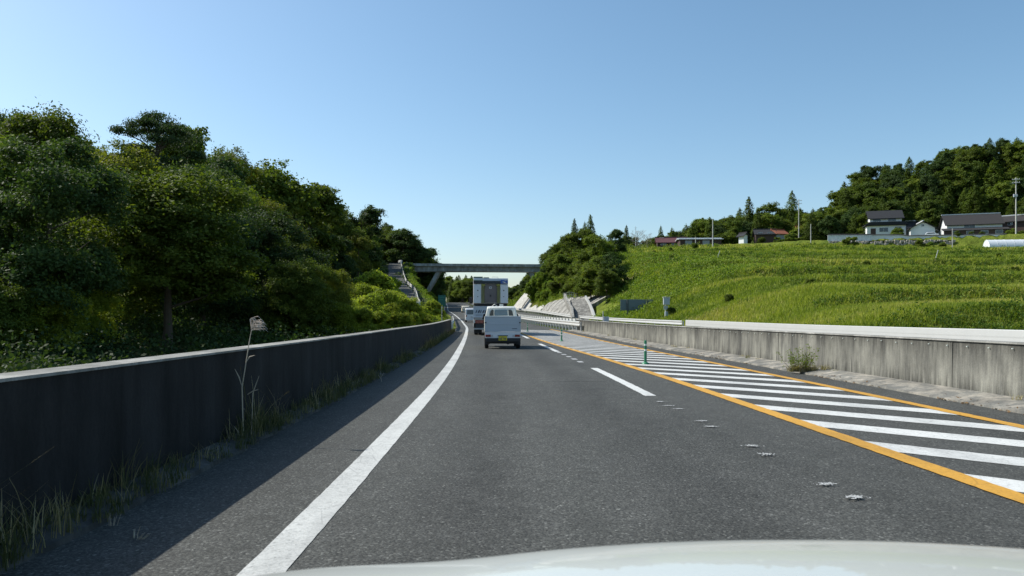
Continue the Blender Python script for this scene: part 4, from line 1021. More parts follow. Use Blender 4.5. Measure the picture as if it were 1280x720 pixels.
# our own car: bonnet and front end
def own_car():
    cx0 = .44
    e = empty('car', (cx0, .2, 0), 0, 'white car the view is taken from, its bonnet along the bottom of the picture', 'car')
    xs = [0, .20, .40, .50, .60, .70, .79, .83, .86, .875]; dr = [0, .003, .0165, .028, .0335, .034, .041, .047, .060, .085]
    yp = [(-.15, 1.02), (.0, 1.00), (.15, .985), (.35, .96), (.55, .935), (.75, .925), (.88, .904), (.97, .887), (1.05, .860), (1.13, .82), (1.20, .77), (1.26, .70), (1.30, .62), (1.32, .55), (1.33, .42), (1.31, .28)]
    cols = [(-x_, d_) for x_, d_ in zip(xs[::-1], dr[::-1])] + [(x_, d_) for x_, d_ in zip(xs[1:], dr[1:])]
    vs = []; fs = []
    for (yy_, z) in yp:
        for (x_, d_) in cols:
            f = max(0, (yy_ - .9) / .4); round_ = .22 * (abs(x_) / .875) ** 3 * f      # corners sweep back
            z2 = z - d_
            vs.append((x_ * (1 - .03 * f), yy_ - round_, z2))
    n = len(cols)
    for j in range(len(yp) - 1):
        for i in range(n - 1): fs.append((j*n+i, j*n+i+1, (j+1)*n+i+1, (j+1)*n+i))
    # flanks
    for s, col in ((-1, 0), (1, n - 1)):
        b = len(vs)
        for j, (yy_, z) in enumerate(yp):
            xx, y3, z3 = vs[j*n+col]; vs += [(xx + s*.012, y3, z3 - .05), (xx + s*.012, y3, min(z3 - .1, .28))]
        for j in range(len(yp) - 1):
            fs += [(j*n+col, (j+1)*n+col, b+2*(j+1), b+2*j), (b+2*j, b+2*(j+1), b+2*(j+1)+1, b+2*j+1)]
    bo = MB().add(vs, fs).build('bonnet', MT['hood'], e, smooth=True)
    sm = bo.modifiers.new('smooth', 'SUBSURF'); sm.levels = 2; sm.render_levels = 2
    for s in (-1, 1):
        MB().box((s*.66, 1.22, .60), (.30, .12, .14)).build('headlight', MT['clear'], e, bevel=.04); wheel(s*.80, .62, .31, .18, e, s)
        # bonnet shut line
        MB().tube([(s*.70, -.1, .982), (s*.70, .15, .953), (s*.70, .35, .928), (s*.70, .55, .903), (s*.69, .75, .8725)], .0035, 6).build('shut_line', simple('shut_line_grey', (.45, .46, .44), .6), bo)
    MB().b2(-.45, .45, 1.28, 1.345, .42, .56).build('grille', MT['black'], e, bevel=.02)
own_car()

# delineator posts
GP = 'green lane marker posts standing in the striped hatching'
def delineator(px, d, h, label):
    e = empty('delineator_post', (((px - CX) / F) * d, d, float(ZR(d)) + .005), 0, label, 'post', GP)
    MB().tube([(0, 0, 0), (0, 0, .03), (0, 0, .06)], [.10, .09, .045], 14).build('base', M['green_post'], e, smooth=True)
    MB().tube([(0, 0, .05), (0, 0, h - .04), (0, 0, h - .01), (0, 0, h)], [.036, .036, .03, .012], 12).build('pole', M['green_post'], e, smooth=True)
    for z in (h - .12, h - .26): MB().cyl((0, 0, z), .038, .05, 'z', 12).build('reflective_band', M['reflect'], e)
delineator(806.8, 19.8, .63, 'nearest green marker post in the striped hatching')
delineator(702.0, 38.0, .58, 'second green marker post in the hatching, before the start of the guardrail')
delineator(659.5, 56.5, .62, 'farthest green marker post, just past the small pickup')

# guardrails
def guardrail(pts, ztop, label, hgt=.33, every=4, side=1, post=None, group=None, flat=False):
    """one corrugated beam on round posts; pts on the ground"""
    e = empty('guardrail', pts[0], 0, label, 'guardrail', group)
    P = [Vector(p) - Vector(pts[0]) for p in pts]; h = hgt
    prof = [(0, 0), (.035, -h*.10), (.035, -h*.28), (-.0, -h*.44), (-.0, -h*.56), (.035, -h*.72), (.035, -h*.90), (0, -h), (-.012, -h), (.02, -h*.88), (.02, -h*.74), (-.015, -h*.58), (-.015, -h*.42), (.02, -h*.26), (.02, -h*.12), (-.012, 0)]
    if flat: prof = [(0, 0), (.02, -.02), (.024, -h*.45), (.02, -h*.55), (.024, -h*.95), (0, -h), (-.02, -h), (-.02, 0)]
    prof = [(-side * a, b + ztop) for a, b in prof]
    MB().sweep(P, prof).build('beam', M['rail'], e)
    pm = MB().cyl((0, 0, (ztop - .04) / 2 - .2), .057, ztop + .36, 'z', 10); q = None
    k = 0
    for i in range(0, len(P), every):
        if k > 95: break
        if q is None: q = pm.build('post', post or M['rail'], e); o = q
        else: o = q.copy(); COL.objects.link(o)
        t_ = (P[min(i+1, len(P)-1)] - P[max(i-1, 0)]).normalized()
        o.location = P[i] + Vector((t_.y, -t_.x, 0)) * (side * .10); k += 1
    return e
pts = [R(8.2 - .3 * min(1, max(0, (y - 55) / 30)), y) for y in np.arange(54.5, 232, .5)]
guardrail(pts[:180], .78, 'white guardrail carrying on from the end of the streaked concrete wall', .36, 4, 1)
guardrail([R(8.9 - .3 * min(1, max(0, (y - 55) / 30)), y, .0) for y in np.arange(58.5, 150, .5)], .98, 'upper white guardrail along the median, backing the lower one', .42, 4, -1)
guardrail([R(16.75, y) for y in np.arange(12, 58, .5)], .86, 'broad white guardrail seen over the streaked concrete wall at the foot of the meadow', .46, 8, 1, flat=True)
guardrail([R(16.75, y) for y in np.arange(58.5, 112, .5)], .80, 'white guardrail below the dark sign board and the roadside cabinets', .36, 6, 1)
guardrail([R(16.75, y) for y in np.arange(113, 200, .5)], .80, 'white guardrail at the foot of the ribbed concrete slope', .42, 6, 1)
guardrail([R(uW(y) - .12, y) for y in np.arange(57, 118, .5)], .72, 'white guardrail starting at the far end of the shaded wall', .30, 6, -1)
sp = [p for p in dense(SIDE, 14) if 62 < p.y < 186]
off = []
for i, p in enumerate(sp):
    t_ = sp[min(i+1, len(sp)-1)] - sp[max(i-1, 0)]; t_.z = 0; t_.normalize(); off.append(p + Vector((t_.y, -t_.x, 0)) * 1.55)
guardrail(off, .80, 'white guardrail curving up beside the side road to the bridge', .55, 4, -1)
off2 = [p for p in [sp[i] - Vector(((sp[min(i+1, len(sp)-1)] - sp[max(i-1, 0)]).normalized().y, -(sp[min(i+1, len(sp)-1)] - sp[max(i-1, 0)]).normalized().x, 0)) * 1.6 for i in range(len(sp))] if 92 < p.y < 128]
guardrail(off2, .75, 'short white guardrail on the wood side of the climbing side road', .30, 4, 1)

# post with round reflector and debris at the end of the shaded wall
x, d = on_ray(552.3, 58); zg = float(ZR(d))
e = empty('marker_post', (x, d, zg), 0, 'thin pale marker post at the far end of the shaded wall', 'post')
MB().cyl((0, 0, .95), .03, 1.95, 'z', 8).build('pole', M['steel'], e); MB().cyl((0, -.045, 1.82), .05, .03, 'y', 12).build('reflector', M['reflect'], e)
# green road sign
x, d = on_ray(552.5, 122); zg = Hf(x, d)
e = empty('road_sign', (x, d, zg), heading(d) * .5, 'dark green road sign among the trees below the bridge', 'sign')
zc = EYE + (HY - 375.8) / F * d - zg; MTs = simple('green_sign_face', (.008, .13, .10), .4)
MB().b2(-.62, .62, -.03, .02, zc - .95, zc + .88).build('panel', MTs, e, bevel=.01)
for s in (-1, 1): MB().cyl((s*.40, .06, zc / 2), .05, zc + 1.6, 'z', 8).build('pole', M['steel'], e)
MB().b2(-.40, .40, -.036, -.031, zc + .50, zc + .60).b2(-.40, .15, -.036, -.031, zc + .1, zc + .2).build('lettering', simple('pale_sign_marks', (.05, .25, .2), .5), e)
# big sign seen from behind
x, d = on_ray(796, 88); zg = Hf(x, d)
e = empty('sign_board', (x, d, zg), heading(d), 'dark blank back of a wide sign board standing on two posts before the meadow', 'sign')
zt = EYE + (HY - 374.3) / F * d - zg; zb = EYE + (HY - 388) / F * d - zg; hw = 20.8 / F * d
m = MB().b2(-hw, hw, 0, .04, zb, zt)
pn = m.build('panel', simple('sign_back_grey', (.17, .21, .23), .55, .3, .15, 1), e, bevel=.01)
for k in range(5): z = zb + (zt - zb) * (k + .5) / 5; MB().b2(-hw + .02, hw - .02, -.03, -.002, z - .03, z + .03).build('stiffener', pn.data.materials[0], pn)
for px in (784, 809): xx = (px - 796) / F * d; MB().cyl((xx, -.11, zt / 2 - .2), .10, zt + .4, 'z', 12).build('post', simple('sign_post_grey', (.09, .11, .115), .5, .4), e, smooth=True)
# cabinets on a pole
x, d = on_ray(832, 74); zg = Hf(x, d)
e = empty('roadside_cabinet', (x, d, zg), heading(d), 'two pale equipment cabinets one above the other on a white pole', 'cabinet')
def zz(y_): return EYE + (HY - y_) / F * d - zg
MB().cyl((.0, 0, zz(372) / 2), .055, zz(372) + .2, 'z', 10).build('pole', M['rail'], e)
u_ = MB().b2(-.28, .34, -.32, -.06, zz(381), zz(372.3)).build('upper_cabinet', simple('cabinet_pale_grey', (.42, .46, .50), .5), e, bevel=.03); MB().b2(-.33, .39, -.37, -.01, zz(372.2), zz(371.3)).build('hood', M['rail'], u_, bevel=.02)
l_ = MB().b2(-.12, .45, -.30, -.06, zz(397), zz(389.5)).build('lower_cabinet', bpy.data.materials['cabinet_pale_grey'], e, bevel=.03)
MB().b2(.05, .40, -.312, -.302, zz(396.4), zz(390.1)).build('door', simple('cabinet_door', (.33, .38, .42), .5), l_)
MB().b2(-.22, .22, -.10, -.058, zz(387), zz(382)).build('bracket', M['steel'], e, bevel=.01)
# small white box by the rail
x, d = on_ray(756, 78); zg = Hf(x, d)
e = empty('control_box', (x, d, zg), heading(d), 'small grey box beside a short white post on the wall, near the concrete ramp', 'control box')
MB().b2(-.10, .42, -.1, .2, .35, 1.05).build('box_body', bpy.data.materials['cabinet_pale_grey'], e, bevel=.02); MB().cyl((-.18, 0, .75), .05, 1.7, 'z', 8).build('post', M['rail'], e); MB().b2(.30, .34, -.02, .02, 0, .35).build('leg', M['steel'], e)

# ------------------------------------------------------------------ bridge
BY = 180.0
def zy(py, d): return EYE + (HY - py) / F * d
xl_, xr_ = (508 - CX) / F * BY, 16.5
ztop_l, ztop_r = zy(329.2, BY), zy(330.0, BY) ; 
e = empty('road_bridge', (0, BY, zy(338.5, BY)), 0, 'grey concrete road bridge crossing over the highway on slanted legs', 'bridge'); zb = e.location.z
MC = concrete_mat('bridge_concrete', .40, .12, .7, warm=(.95, 1, 1)); M['bridge'] = MC
def slab(y0, y1, z0, z1, arch=0.0, x0=xl_, x1=xr_, n=30):
    m = MB(); vs = []
    for i in range(n + 1):
        f = i / n; x = x0 + (x1 - x0) * f; dz = -.25 * f; a = arch * (2 * f - 1) ** 2
        vs += [(x, y0, z0 + dz - a), (x, y1, z0 + dz - a), (x, y1, z1 + dz), (x, y0, z1 + dz)]
    fs = [(4*i+k, 4*i+(k+1) % 4, 4*i+4+(k+1) % 4, 4*i+4+k) for i in range(n) for k in range(4)] + [(0, 1, 2, 3), (4*n+3, 4*n+2, 4*n+1, 4*n)]
    return m.add(vs, fs)
slab(.6, 4.6, 0, 1.15, .15).build('girder', MC, e)
slab(0, 5.2, 1.152, 1.45).build('deck', concrete_mat('bridge_edge_concrete', .46, .12, .7, warm=(.95, 1, 1)), e)
for y_ in (.02, 5.0):
    slab(y_, y_ + .18, 1.452, 1.78).build('parapet', bpy.data.materials['bridge_edge_concrete'], e)
for px_t, px_b in ((548, 536), (663, 672)):
    xt = (px_t - CX) / F * BY; xb = (px_b - CX) / F * BY; dzb = zy(359, BY) - zb
    for yy_ in (1.0, 3.6):
        MB().add([(xt - .55, yy_, .02), (xt + .55, yy_, .02), (xt + .55, yy_ + .6, .02), (xt - .55, yy_ + .6, .02)] + [(xb + (xb - xt) * .8 - .30, yy_, dzb * 1.8), (xb + (xb - xt) * .8 + .38, yy_, dzb * 1.8), (xb + (xb - xt) * .8 + .38, yy_ + .6, dzb * 1.8), (xb + (xb - xt) * .8 - .38, yy_ + .6, dzb * 1.8)],
                 [(0, 1, 2, 3), (7, 6, 5, 4), (0, 4, 5, 1), (1, 5, 6, 2), (2, 6, 7, 3), (3, 7, 4, 0)]).build('slanted_leg', bpy.data.materials['bridge_edge_concrete'], e)
for x0_, x1_ in ((xl_ - 2.2, xl_ + .3), (xr_ - .3, xr_ + 2.2)): MB().b2(x0_, x1_, -.2, 5.3, -4, 1.13).build('abutment', MC, e)

# ------------------------------------------------------------------ concrete-lined cut slopes
def lining(name, label, y0, y1, u0, uf, mat, ribs=0, cat='retaining wall', lift=.12, chan=None):
    """slab following the cut slope from u0 up to uf(y), with raised ribs running up it"""
    n = int((y1 - y0) / 1.0); K = 7; e = empty(name, R(u0, y0), 0, label, cat); o0 = e.location
    top = []; vs = []; fs = []
    for i in range(n + 1):
        y = y0 + (y1 - y0) * i / n
        for k in range(K + 1):
            u = u0 + (uf(y) - u0) * k / K; x = float(XL(y)) + u
            zb_ = Hf(float(XL(y)) + u0, y); zt_ = Hf(float(XL(y)) + uf(y), y); z = zb_ + (zt_ - zb_) * k / K + lift + .22 + .35 * math.sin(math.pi * k / K)
            vs.append(Vector((x, y, z)) - o0)
    W_ = K + 1; N = len(vs)
    vs += [v_ - Vector((0, 0, .9)) for v_ in vs]
    for i in range(n):
        for k in range(K): a = i*W_+k; fs += [(a, a+1, a+W_+1, a+W_), (N+a, N+a+W_, N+a+W_+1, N+a+1)]
    for k in range(K):
        fs += [(k, N+k, N+k+1, k+1), (n*W_+k, n*W_+k+1, N+n*W_+k+1, N+n*W_+k)]
    for i in range(n):
        fs += [(i*W_, (i+1)*W_, N+(i+1)*W_, N+i*W_), (i*W_+K, N+i*W_+K, N+(i+1)*W_+K, (i+1)*W_+K)]
    MB().add(vs, fs).build('concrete_face', mat, e)
    for r_ in range(ribs):
        i = int((r_ + .5) / ribs * n); pp = [vs[i*W_+k] + Vector((0, 0, .03)) for k in range(W_)]
        MB().sweep(pp, [(-.06, -.1), (-.06, .03), (.06, .03), (.06, -.1)]).build('rib', concrete_mat('rib_concrete', .26, .4, .5) if r_ == 0 else bpy.data.materials['rib_concrete'], e)
    return e, vs, W_, n
lining('lined_slope', 'grey ribbed concrete slope between the bushy bank and the ramp', 113, 150, 17.2, lambda y: 22.4 - .088 * (y - 113), M['conc'], 9)
le, lv, lw, ln = lining('lined_slope', 'pale concrete slope with a dark diagonal drain channel, near the bridge', 172, 204, 17.3, lambda y: 21.9 + .5 * math.sin(y * .35), M['conc_w'], 0)
i = int(.35 * ln); pp = [lv[min(i + int(k * .6), ln) * lw + k] + Vector((0, 0, .05)) for k in range(lw)]
MB().sweep(pp, [(-.30, -.1), (-.30, .09), (.30, .09), (.30, -.1)]).build('drain_channel', simple('dark_drain', (.05, .05, .045), .9), le)
lining('lined_slope', 'low broken concrete lining showing under the bushes of the cut slope', 151, 170, 17.2, lambda y: 18.3 + .4 * math.sin(y * .7), M['conc_w'], 0)
# ramp with parapets and hatch
def P3(px, py, d): return Vector(((px - CX) / F * d, d, zy(py, d)))
e = empty('concrete_ramp', P3(728, 399, 108), 0, 'grey concrete ramp with a dark square hatch and pale parapets beside the ribbed slope', 'ramp'); o0 = e.location
A, B_, C_, D_ = P3(716, 400, 106), P3(743, 400, 105), P3(734, 372.5, 114), P3(713, 375, 116)
def quadslab(a, b, c, d, th):
    vs = [p - o0 for p in (a, b, c, d)]; vs += [v_ - Vector((0, -th * .6, th)) for v_ in vs]
    return MB().add(vs, [(0, 1, 2, 3), (7, 6, 5, 4), (0, 4, 5, 1), (1, 5, 6, 2), (2, 6, 7, 3), (3, 7, 4, 0)])
quadslab(A, B_, C_, D_, 1.5).build('slab', concrete_mat('ramp_concrete', .27, .3, .5), e)
def lerp2(u, v_): return (A.lerp(B_, u)).lerp(D_.lerp(C_, u), v_)
nrm = (B_ - A).cross(D_ - A).normalized(); nrm = nrm if nrm.y < 0 else -nrm
h = [lerp2(u, v_) + nrm * .06 for u, v_ in ((.36, .50), (.53, .50), (.53, .74), (.36, .74))]
MB().add([p - o0 for p in h] + [p - o0 - nrm * .05 for p in h], [(0, 1, 2, 3), (0, 4, 5, 1), (1, 5, 6, 2), (2, 6, 7, 3), (3, 7, 4, 0)]).build('hatch', MT['black'], e)
wl = [P3(716.5, 400, 105.5), P3(715, 388, 109), P3(710, 381, 113), P3(706, 370.5, 117)]
MB().sweep([p - o0 for p in wl], [(-.16, -.5), (-.16, .45), (.16, .45), (.16, -.5)]).build('parapet', M['conc'], e)
wr = [P3(743.5, 398, 105), P3(741, 390, 107), P3(737, 381, 111), P3(732, 372, 114)]
MB().sweep([p - o0 for p in wr], [(-.13, -1.2), (-.13, .30), (.13, .30), (.13, -1.2)]).build('parapet', M['rail'], e)
tops = [P3(704, 368, 118), P3(712, 366.5, 120), P3(722, 369, 120)]
m = MB()
for z in (.35, .75, 1.1): m.tube([p - o0 + Vector((0, 0, z - .9)) for p in tops], .03, 6)
for a_, b_ in zip(tops[:-1], tops[1:]):
    for k in range(4): p = a_.lerp(b_, k / 4) - o0; m.tube([p + Vector((0, 0, -1)), p + Vector((0, 0, .25))], .03, 6)
m.build('railing', M['steel'], e)
# bare earth track on the meadow
trk = [(735, 373, 0), (748, 368, 0), (762, 362, 0), (775, 356, 0), (786, 350, 0), (797, 347, 0)]
def hit(px, py, d0=25, d1=300):
    d = d0
    while d < d1:
        x = (px - CX) / F * d
        if Hf(x, d) > zy(py, d): return Vector((x, d, Hf(x, d)))
        d += .8
    x = (px - CX) / F * d1; return Vector((x, d1, Hf(x, d1)))
tp = [hit(px, py, 108) for px, py, _ in trk]; tp = dense([(p.x, p.y, p.z) for p in tp], 8)
m = MB(); vs = []
for i, p in enumerate(tp):
    t_ = tp[min(i+1, len(tp)-1)] - tp[max(i-1, 0)]; t_.z = 0; t_.normalize()
    for s in (-1.6, -.5, .5, 1.6):
        x_, y_ = p.x + t_.y * s, p.y - t_.x * s; vs.append((x_, y_, Hf(x_, y_) + .10))
o = m.add(vs, [(4*i+k, 4*i+k+1, 4*i+5+k, 4*i+4+k) for i in range(len(tp)-1) for k in range(3)]).build('path', M['dirt']); tag(o, kind='structure')

# ------------------------------------------------------------------ village
VM = {'wall': simple('white_plaster', (.66, .68, .68), .8, 0, .08, 1), 'tile': simple('dark_roof_tile', (.020, .022, .026), .95, 0, .3, 2, bump=.5), 'tile2': simple('grey_brown_roof_tile', (.030, .028, .028), .95, 0, .3, 2, bump=.5),
      'orange': simple('rust_orange_tile', (.26, .085, .04), .7, 0, .25, 2, bump=.4), 'red': simple('dull_red_roof', (.10, .035, .035), .6, 0, .25, 1.5), 'brown': simple('dark_brown_boards', (.06, .035, .028), .8, 0, .3, 2),
      'glass': MT['glass'], 'trim': simple('pale_trim', (.55, .57, .58), .6), 'shade': simple('grey_plaster', (.30, .32, .34), .8), 'pink': simple('faded_pink_wall', (.5, .32, .30), .8)}
def roof_gable(m, w, d, z, rise, ov=.5, axis='x', th=.18):
    """two thick slopes; ridge along axis"""
    a = (w if axis == 'x' else d) / 2 + ov; b = (d if axis == 'x' else w) / 2 + ov; zb_ = z - rise * ov / (b - ov)
    poly = [(-b, zb_), (0, z + rise), (b, zb_), (b, zb_ - th), (0, z + rise - th), (-b, zb_ - th)]
    m.prism(poly[:2] + [poly[4], poly[5]], -a, a, 'x' if axis == 'x' else 'y'); m.prism([poly[1], poly[2], poly[3], poly[4]], -a, a, 'x' if axis == 'x' else 'y')
    return m
def house(name, label, px, py, d, w, dp, h, rise, axis='x', roof='tile', wall='wall', wins=(), rz=None, door=None, ridge='tile2', upper=None, skirt=None):
    x = (px - CX) / F * d; z = zy(py, d)
    e = empty(name, (x, d, z), -math.atan2(x, d) * .6 if rz is None else rz, label, 'house' if 'shed' not in name and 'barn' not in name else name.split('_')[-1])
    m = MB().b2(-w/2, w/2, 0, dp, -2.5, h)
    hd = dp
    if axis == 'x': m.prism([(0, h), (dp/2, h + rise - .2), (dp, h)], -w/2, w/2, 'x')
    else: m.prism([(-w/2, h), (0, h + rise - .2), (w/2, h)], 0, dp, 'y')
    wl_ = m.build('wall', VM[wall], e)
    r_ = roof_gable(MB(), w, dp, h, rise, .55, axis).build('roof', VM[roof], e); r_.location = (0, dp / 2, 0)
    rl = (w if axis == 'x' else dp) / 2 + .6
    rr = MB(); (rr.b2(-rl, rl, -.16, .16, h + rise - .05, h + rise + .22) if axis == 'x' else rr.b2(-.16, .16, -rl, rl, h + rise - .05, h + rise + .22)); rr.build('ridge', VM[ridge], r_)
    for (wx, wz, ww, wh) in wins:
        f = MB().b2(wx - ww/2 - .07, wx + ww/2 + .07, -.05, -.002, wz - .07, wz + wh + .07).build('window', VM['trim'], e)
        MB().b2(wx - ww/2, wx + ww/2, -.07, -.052, wz, wz + wh).build('pane', VM['glass'], f)
        MB().b2(wx - .03, wx + .03, -.08, -.071, wz, wz + wh).build('mullion', VM['trim'], f)
    if door: dx, dw_, dh_ = door; MB().b2(dx - dw_/2, dx + dw_/2, -.06, -.002, 0, dh_).build('door', VM['brown'], e)
    return e
S = 212 / F      # metres per px at the farmhouse
# two-storey house
e = house('farmhouse', 'white two storey house with dark tiled roofs in front of the wooded hill', 1108, 294, 212, 10.0, 7, 2.9, .1, 'x', 'tile', 'wall', [(-.7, 1.0, 2.2, 1.1), (3.0, .8, 1.6, 1.5)], door=(-3.4, 1.3, 2.0))
up = MB().b2(-4.1, 4.1, .9, 6.2, 3.2, 5.3).build('upper_storey', VM['wall'], e)
m = roof_gable(MB(), 8.2, 5.3, 5.3, 2.1, .6, 'x').build('upper_roof', VM['tile'], e); m.location = (0, 3.5, 0)
MB().prism([(-5.6, 3.0), (-4.6, 3.75), (4.6, 3.75), (5.6, 3.0), (5.6, 2.85), (-5.6, 2.85)], -.7, 1.6, 'y').build('lower_roof', VM['tile'], e)
for wx in (-2.3, 1.6): f = MB().b2(wx - 1.05, wx + 1.05, .84, .898, 4.0, 5.0).build('window', VM['trim'], e); MB().b2(wx - .97, wx + .97, .82, .838, 4.08, 4.92).build('pane', VM['glass'], f)
# small white storehouse with gable to the road
house('storehouse', 'small white storehouse showing its gable between the two dark roofed houses', 1153.5, 296, 207, 6.0, 7, 2.6, 1.7, 'y', 'tile2', 'wall', [(.0, 2.9, .6, .5)], ridge='trim')
e = house('outbuilding', 'low outbuilding with long pale ridge line behind the white storehouse', 1163, 291, 222, 13.0, 6, 1.8, 2.2, 'x', 'tile', 'shade', [(-3, .5, 1.5, .9), (2, .5, 1.5, .9)], ridge='trim')
e = house('farmhouse', 'wide farmhouse with a long dark roof and pale gable band, behind the white boundary wall', 1218, 295, 210, 13.5, 8.5, 3.6, 3.0, 'x', 'tile2', 'wall', [(-1.2, 2.4, 2.6, .9)], ridge='trim')
MB().prism([(-2.2, 1.55), (.0, 2.35), (.0, 2.2), (-2.2, 1.4)], -8.2, 8.0, 'x').build('lean_to_roof', VM['tile2'], e); MB().b2(-7.9, 7.7, -2.0, -1.8, -1, 1.45).build('lean_to_wall', VM['brown'], e)
for wx in (-5, -1.5, 2, 5.5): f = MB().b2(wx - .9, wx + .9, -2.06, -2.002, .3, 1.3).build('window', VM['trim'], e); MB().b2(wx - .82, wx + .82, -2.08, -2.062, .38, 1.22).build('pane', VM['glass'], f)
e = house('shed', 'brown tiled shed among shrubs above the white plastic tunnel', 1268, 283, 214, 7, 5, 1.8, 1.6, 'x', 'tile2', 'brown', [(-1, .5, 1, .8)], rz=-.7, ridge='trim'); e['category'] = 'shed'
house('farmhouse', 'dark roofed farmhouse in the trees beside the white gabled shed', 957, 294, 228, 5.6, 5, .6, 1.5, 'x', 'tile', 'brown', [(1.2, .2, 1.2, .6), (-1.6, .2, 1.2, .6)])
e = house('shed', 'white gabled shed at the left end of the dark roofed farmhouse', 932, 295, 222, 1.5, 2, .4, .6, 'y', 'tile', 'wall', [(.4, .3, .5, .5)], rz=.5); e['category'] = 'shed'
house('farmhouse', 'low house with bright orange roof next to the dark roofed farmhouse', 977.5, 294, 228, 3.8, 4, .7, 1.2, 'x', 'orange', 'shade', [(.8, .1, .7, .5)], rz=.35, ridge='orange')
house('farmhouse', 'orange roofed house half buried in foliage beside the telephone pole with crossarms', 1004, 288, 238, 3.6, 4, 1.0, 1.3, 'x', 'orange', 'wall', [(.4, .2, .7, .5)], rz=-.3, ridge='orange')
e = house('farmhouse', 'red roofed building beside the long brown barn, on the crest of the meadow', 840, 307, 224, 8.5, 6, 1.2, 1.5, 'x', 'red', 'brown', [(-2.5, .2, 1.6, .8), (.6, .2, 1.4, .8)], ridge='red')
MB().b2(3.6, 4.9, -.3, -.01, .0, 1.5).build('porch_wall', VM['pink'], e); MB().box((-3.0, -.5, 2.3), (1.2, .4, .35)).build('dormer', VM['pink'], e)
e = house('barn', 'long low brown barn with a flat pale edged roof', 876, 307, 218, 11.8, 5, 2.0, .3, 'x', 'trim', 'brown', [], rz=-.05, ridge='trim'); e['category'] = 'barn'
for wx in (-3.5, 1.5): MB().b2(wx - 1.0, wx + 1.0, -.05, -.003, -.2, 1.5).build('door', VM['shade'], e)
# white low fence, boundary wall, stone wall
def ground_path(pxs, py, s_=None, d0=205):
    out = []
    for px in pxs:
        a = (px - CX) / F; d = (s_ / (.36 * a + .93)) if s_ else d0; out.append(Vector((a * d, d, zy(py(px) if callable(py) else py, d))))
    return out
st = ground_path(np.linspace(1036, 1192, 40), lambda px: np.interp(px, [1036, 1087, 1130, 1192], [301.5, 301, 299.5, 300]), 227.2)
e = empty('stone_wall', st[0], 0, 'rough boulder retaining wall at the top of the meadow below the white two storey house', 'stone wall'); o0 = st[0].copy()
MB().sweep([p - o0 for p in st], [(.2, -2.6), (.05, 0), (-.9, 0), (-.9, -2.6)]).build('wall_core', M['soil'], e)
SM = simple('rubble_stone', (.33, .30, .25), .9, 0, .5, 1.2, bump=.6, bscale=6); mst = MB(); rq = random.Random(9)
for i in range(420):
    f = rq.random() * (len(st) - 1.01); k = int(f); p = st[k].lerp(st[k+1], f - k) - o0; hz = rq.random()
    c_ = p + Vector((.05, -.12 - .1 * rq.random(), -.15 - 2.2 * hz)); r0 = rq.uniform(.16, .42)
    vs = []; 
    for (a_, b_, cc) in [(-1, -1, -1), (1, -1, -1), (1, 1, -1), (-1, 1, -1), (-1, -1, 1), (1, -1, 1), (1, 1, 1), (-1, 1, 1)]:
        vs.append(c_ + Vector((a_ * r0 * rq.uniform(.7, 1.2), b_ * r0 * .6, cc * r0 * rq.uniform(.5, .85))))
    mst.add(vs, [(3, 2, 1, 0), (4, 5, 6, 7), (0, 1, 5, 4), (1, 2, 6, 5), (2, 3, 7, 6), (3, 0, 4, 7)])
mst.build('boulders', SM, e, bevel=.06, segs=1)
fp = ground_path(np.linspace(1035, 1090, 20), 301.2, 227.5); o0 = fp[0].copy()
e = empty('white_fence', fp[0], 0, 'low white panelled fence with dark coping, beside the dark rounded shrub', 'fence')
MB().sweep([p - o0 for p in fp], [(-.06, -.6), (-.06, 1.65), (.06, 1.65), (.06, -.6)]).build('panel', simple('weathered_white_panel', (.62, .64, .64), .8, 0, .3, 1), e); MB().sweep([p - o0 for p in fp], [(-.22, 1.655), (0, 1.95), (.22, 1.655)]).build('coping', VM['tile'], e)
for k in range(0, 20, 2): MB().b2(fp[k].x - o0.x - .12, fp[k].x - o0.x + .12, fp[k].y - o0.y - .16, fp[k].y - o0.y - .065, fp[k].z - o0.z - .3, fp[k].z - o0.z + 1.62).build('post', VM['wall'], e)
fp = ground_path(np.linspace(1088, 1258, 40), lambda px: np.interp(px, [1088, 1131, 1132, 1258], [298.2, 298.4, 299.6, 297.5]), 228.5); o0 = fp[0].copy()
e = empty('boundary_wall', fp[0], 0, 'white plastered boundary wall with dark tile top running before the farmhouses', 'wall')
MB().sweep([p - o0 for p in fp], [(-.08, -1), (-.08, .95), (.08, .95), (.08, -1)]).build('wall_body', VM['wall'], e); MB().sweep([p - o0 for p in fp], [(-.28, .955), (0, 1.2), (.28, .955)]).build('coping', VM['tile'], e)
# plastic tunnel
p = P3(1238, 311, 190); e = empty('plastic_tunnel', P3(1262, 309.5, 190), -.12, 'white plastic covered growing tunnel at the top of the meadow', 'greenhouse')
arc = [(math.cos(t_) * 1.9 + 1.9, math.sin(t_) * 2.4) for t_ in np.linspace(math.pi, 0, 11)]; arc = [(a_, b_ - 1.0) for a_, b_ in [(0, 0)] + arc + [(3.8, 0)]][1:-1]
TM = simple('translucent_white_sheet', (.66, .69, .72), .35, 0, .06, .6)
MB().prism([(a_, b_ + .8) for a_, b_ in arc] + [(3.8, -.8), (0, -.8)], -4.6, 12, 'x').build('cover', TM, e, smooth=True)
for k in range(9): MB().tube([(-4.6 + k * 2.0, a_, b_ + .82) for a_, b_ in arc], .035, 5).build('hoop', VM['trim'], e)
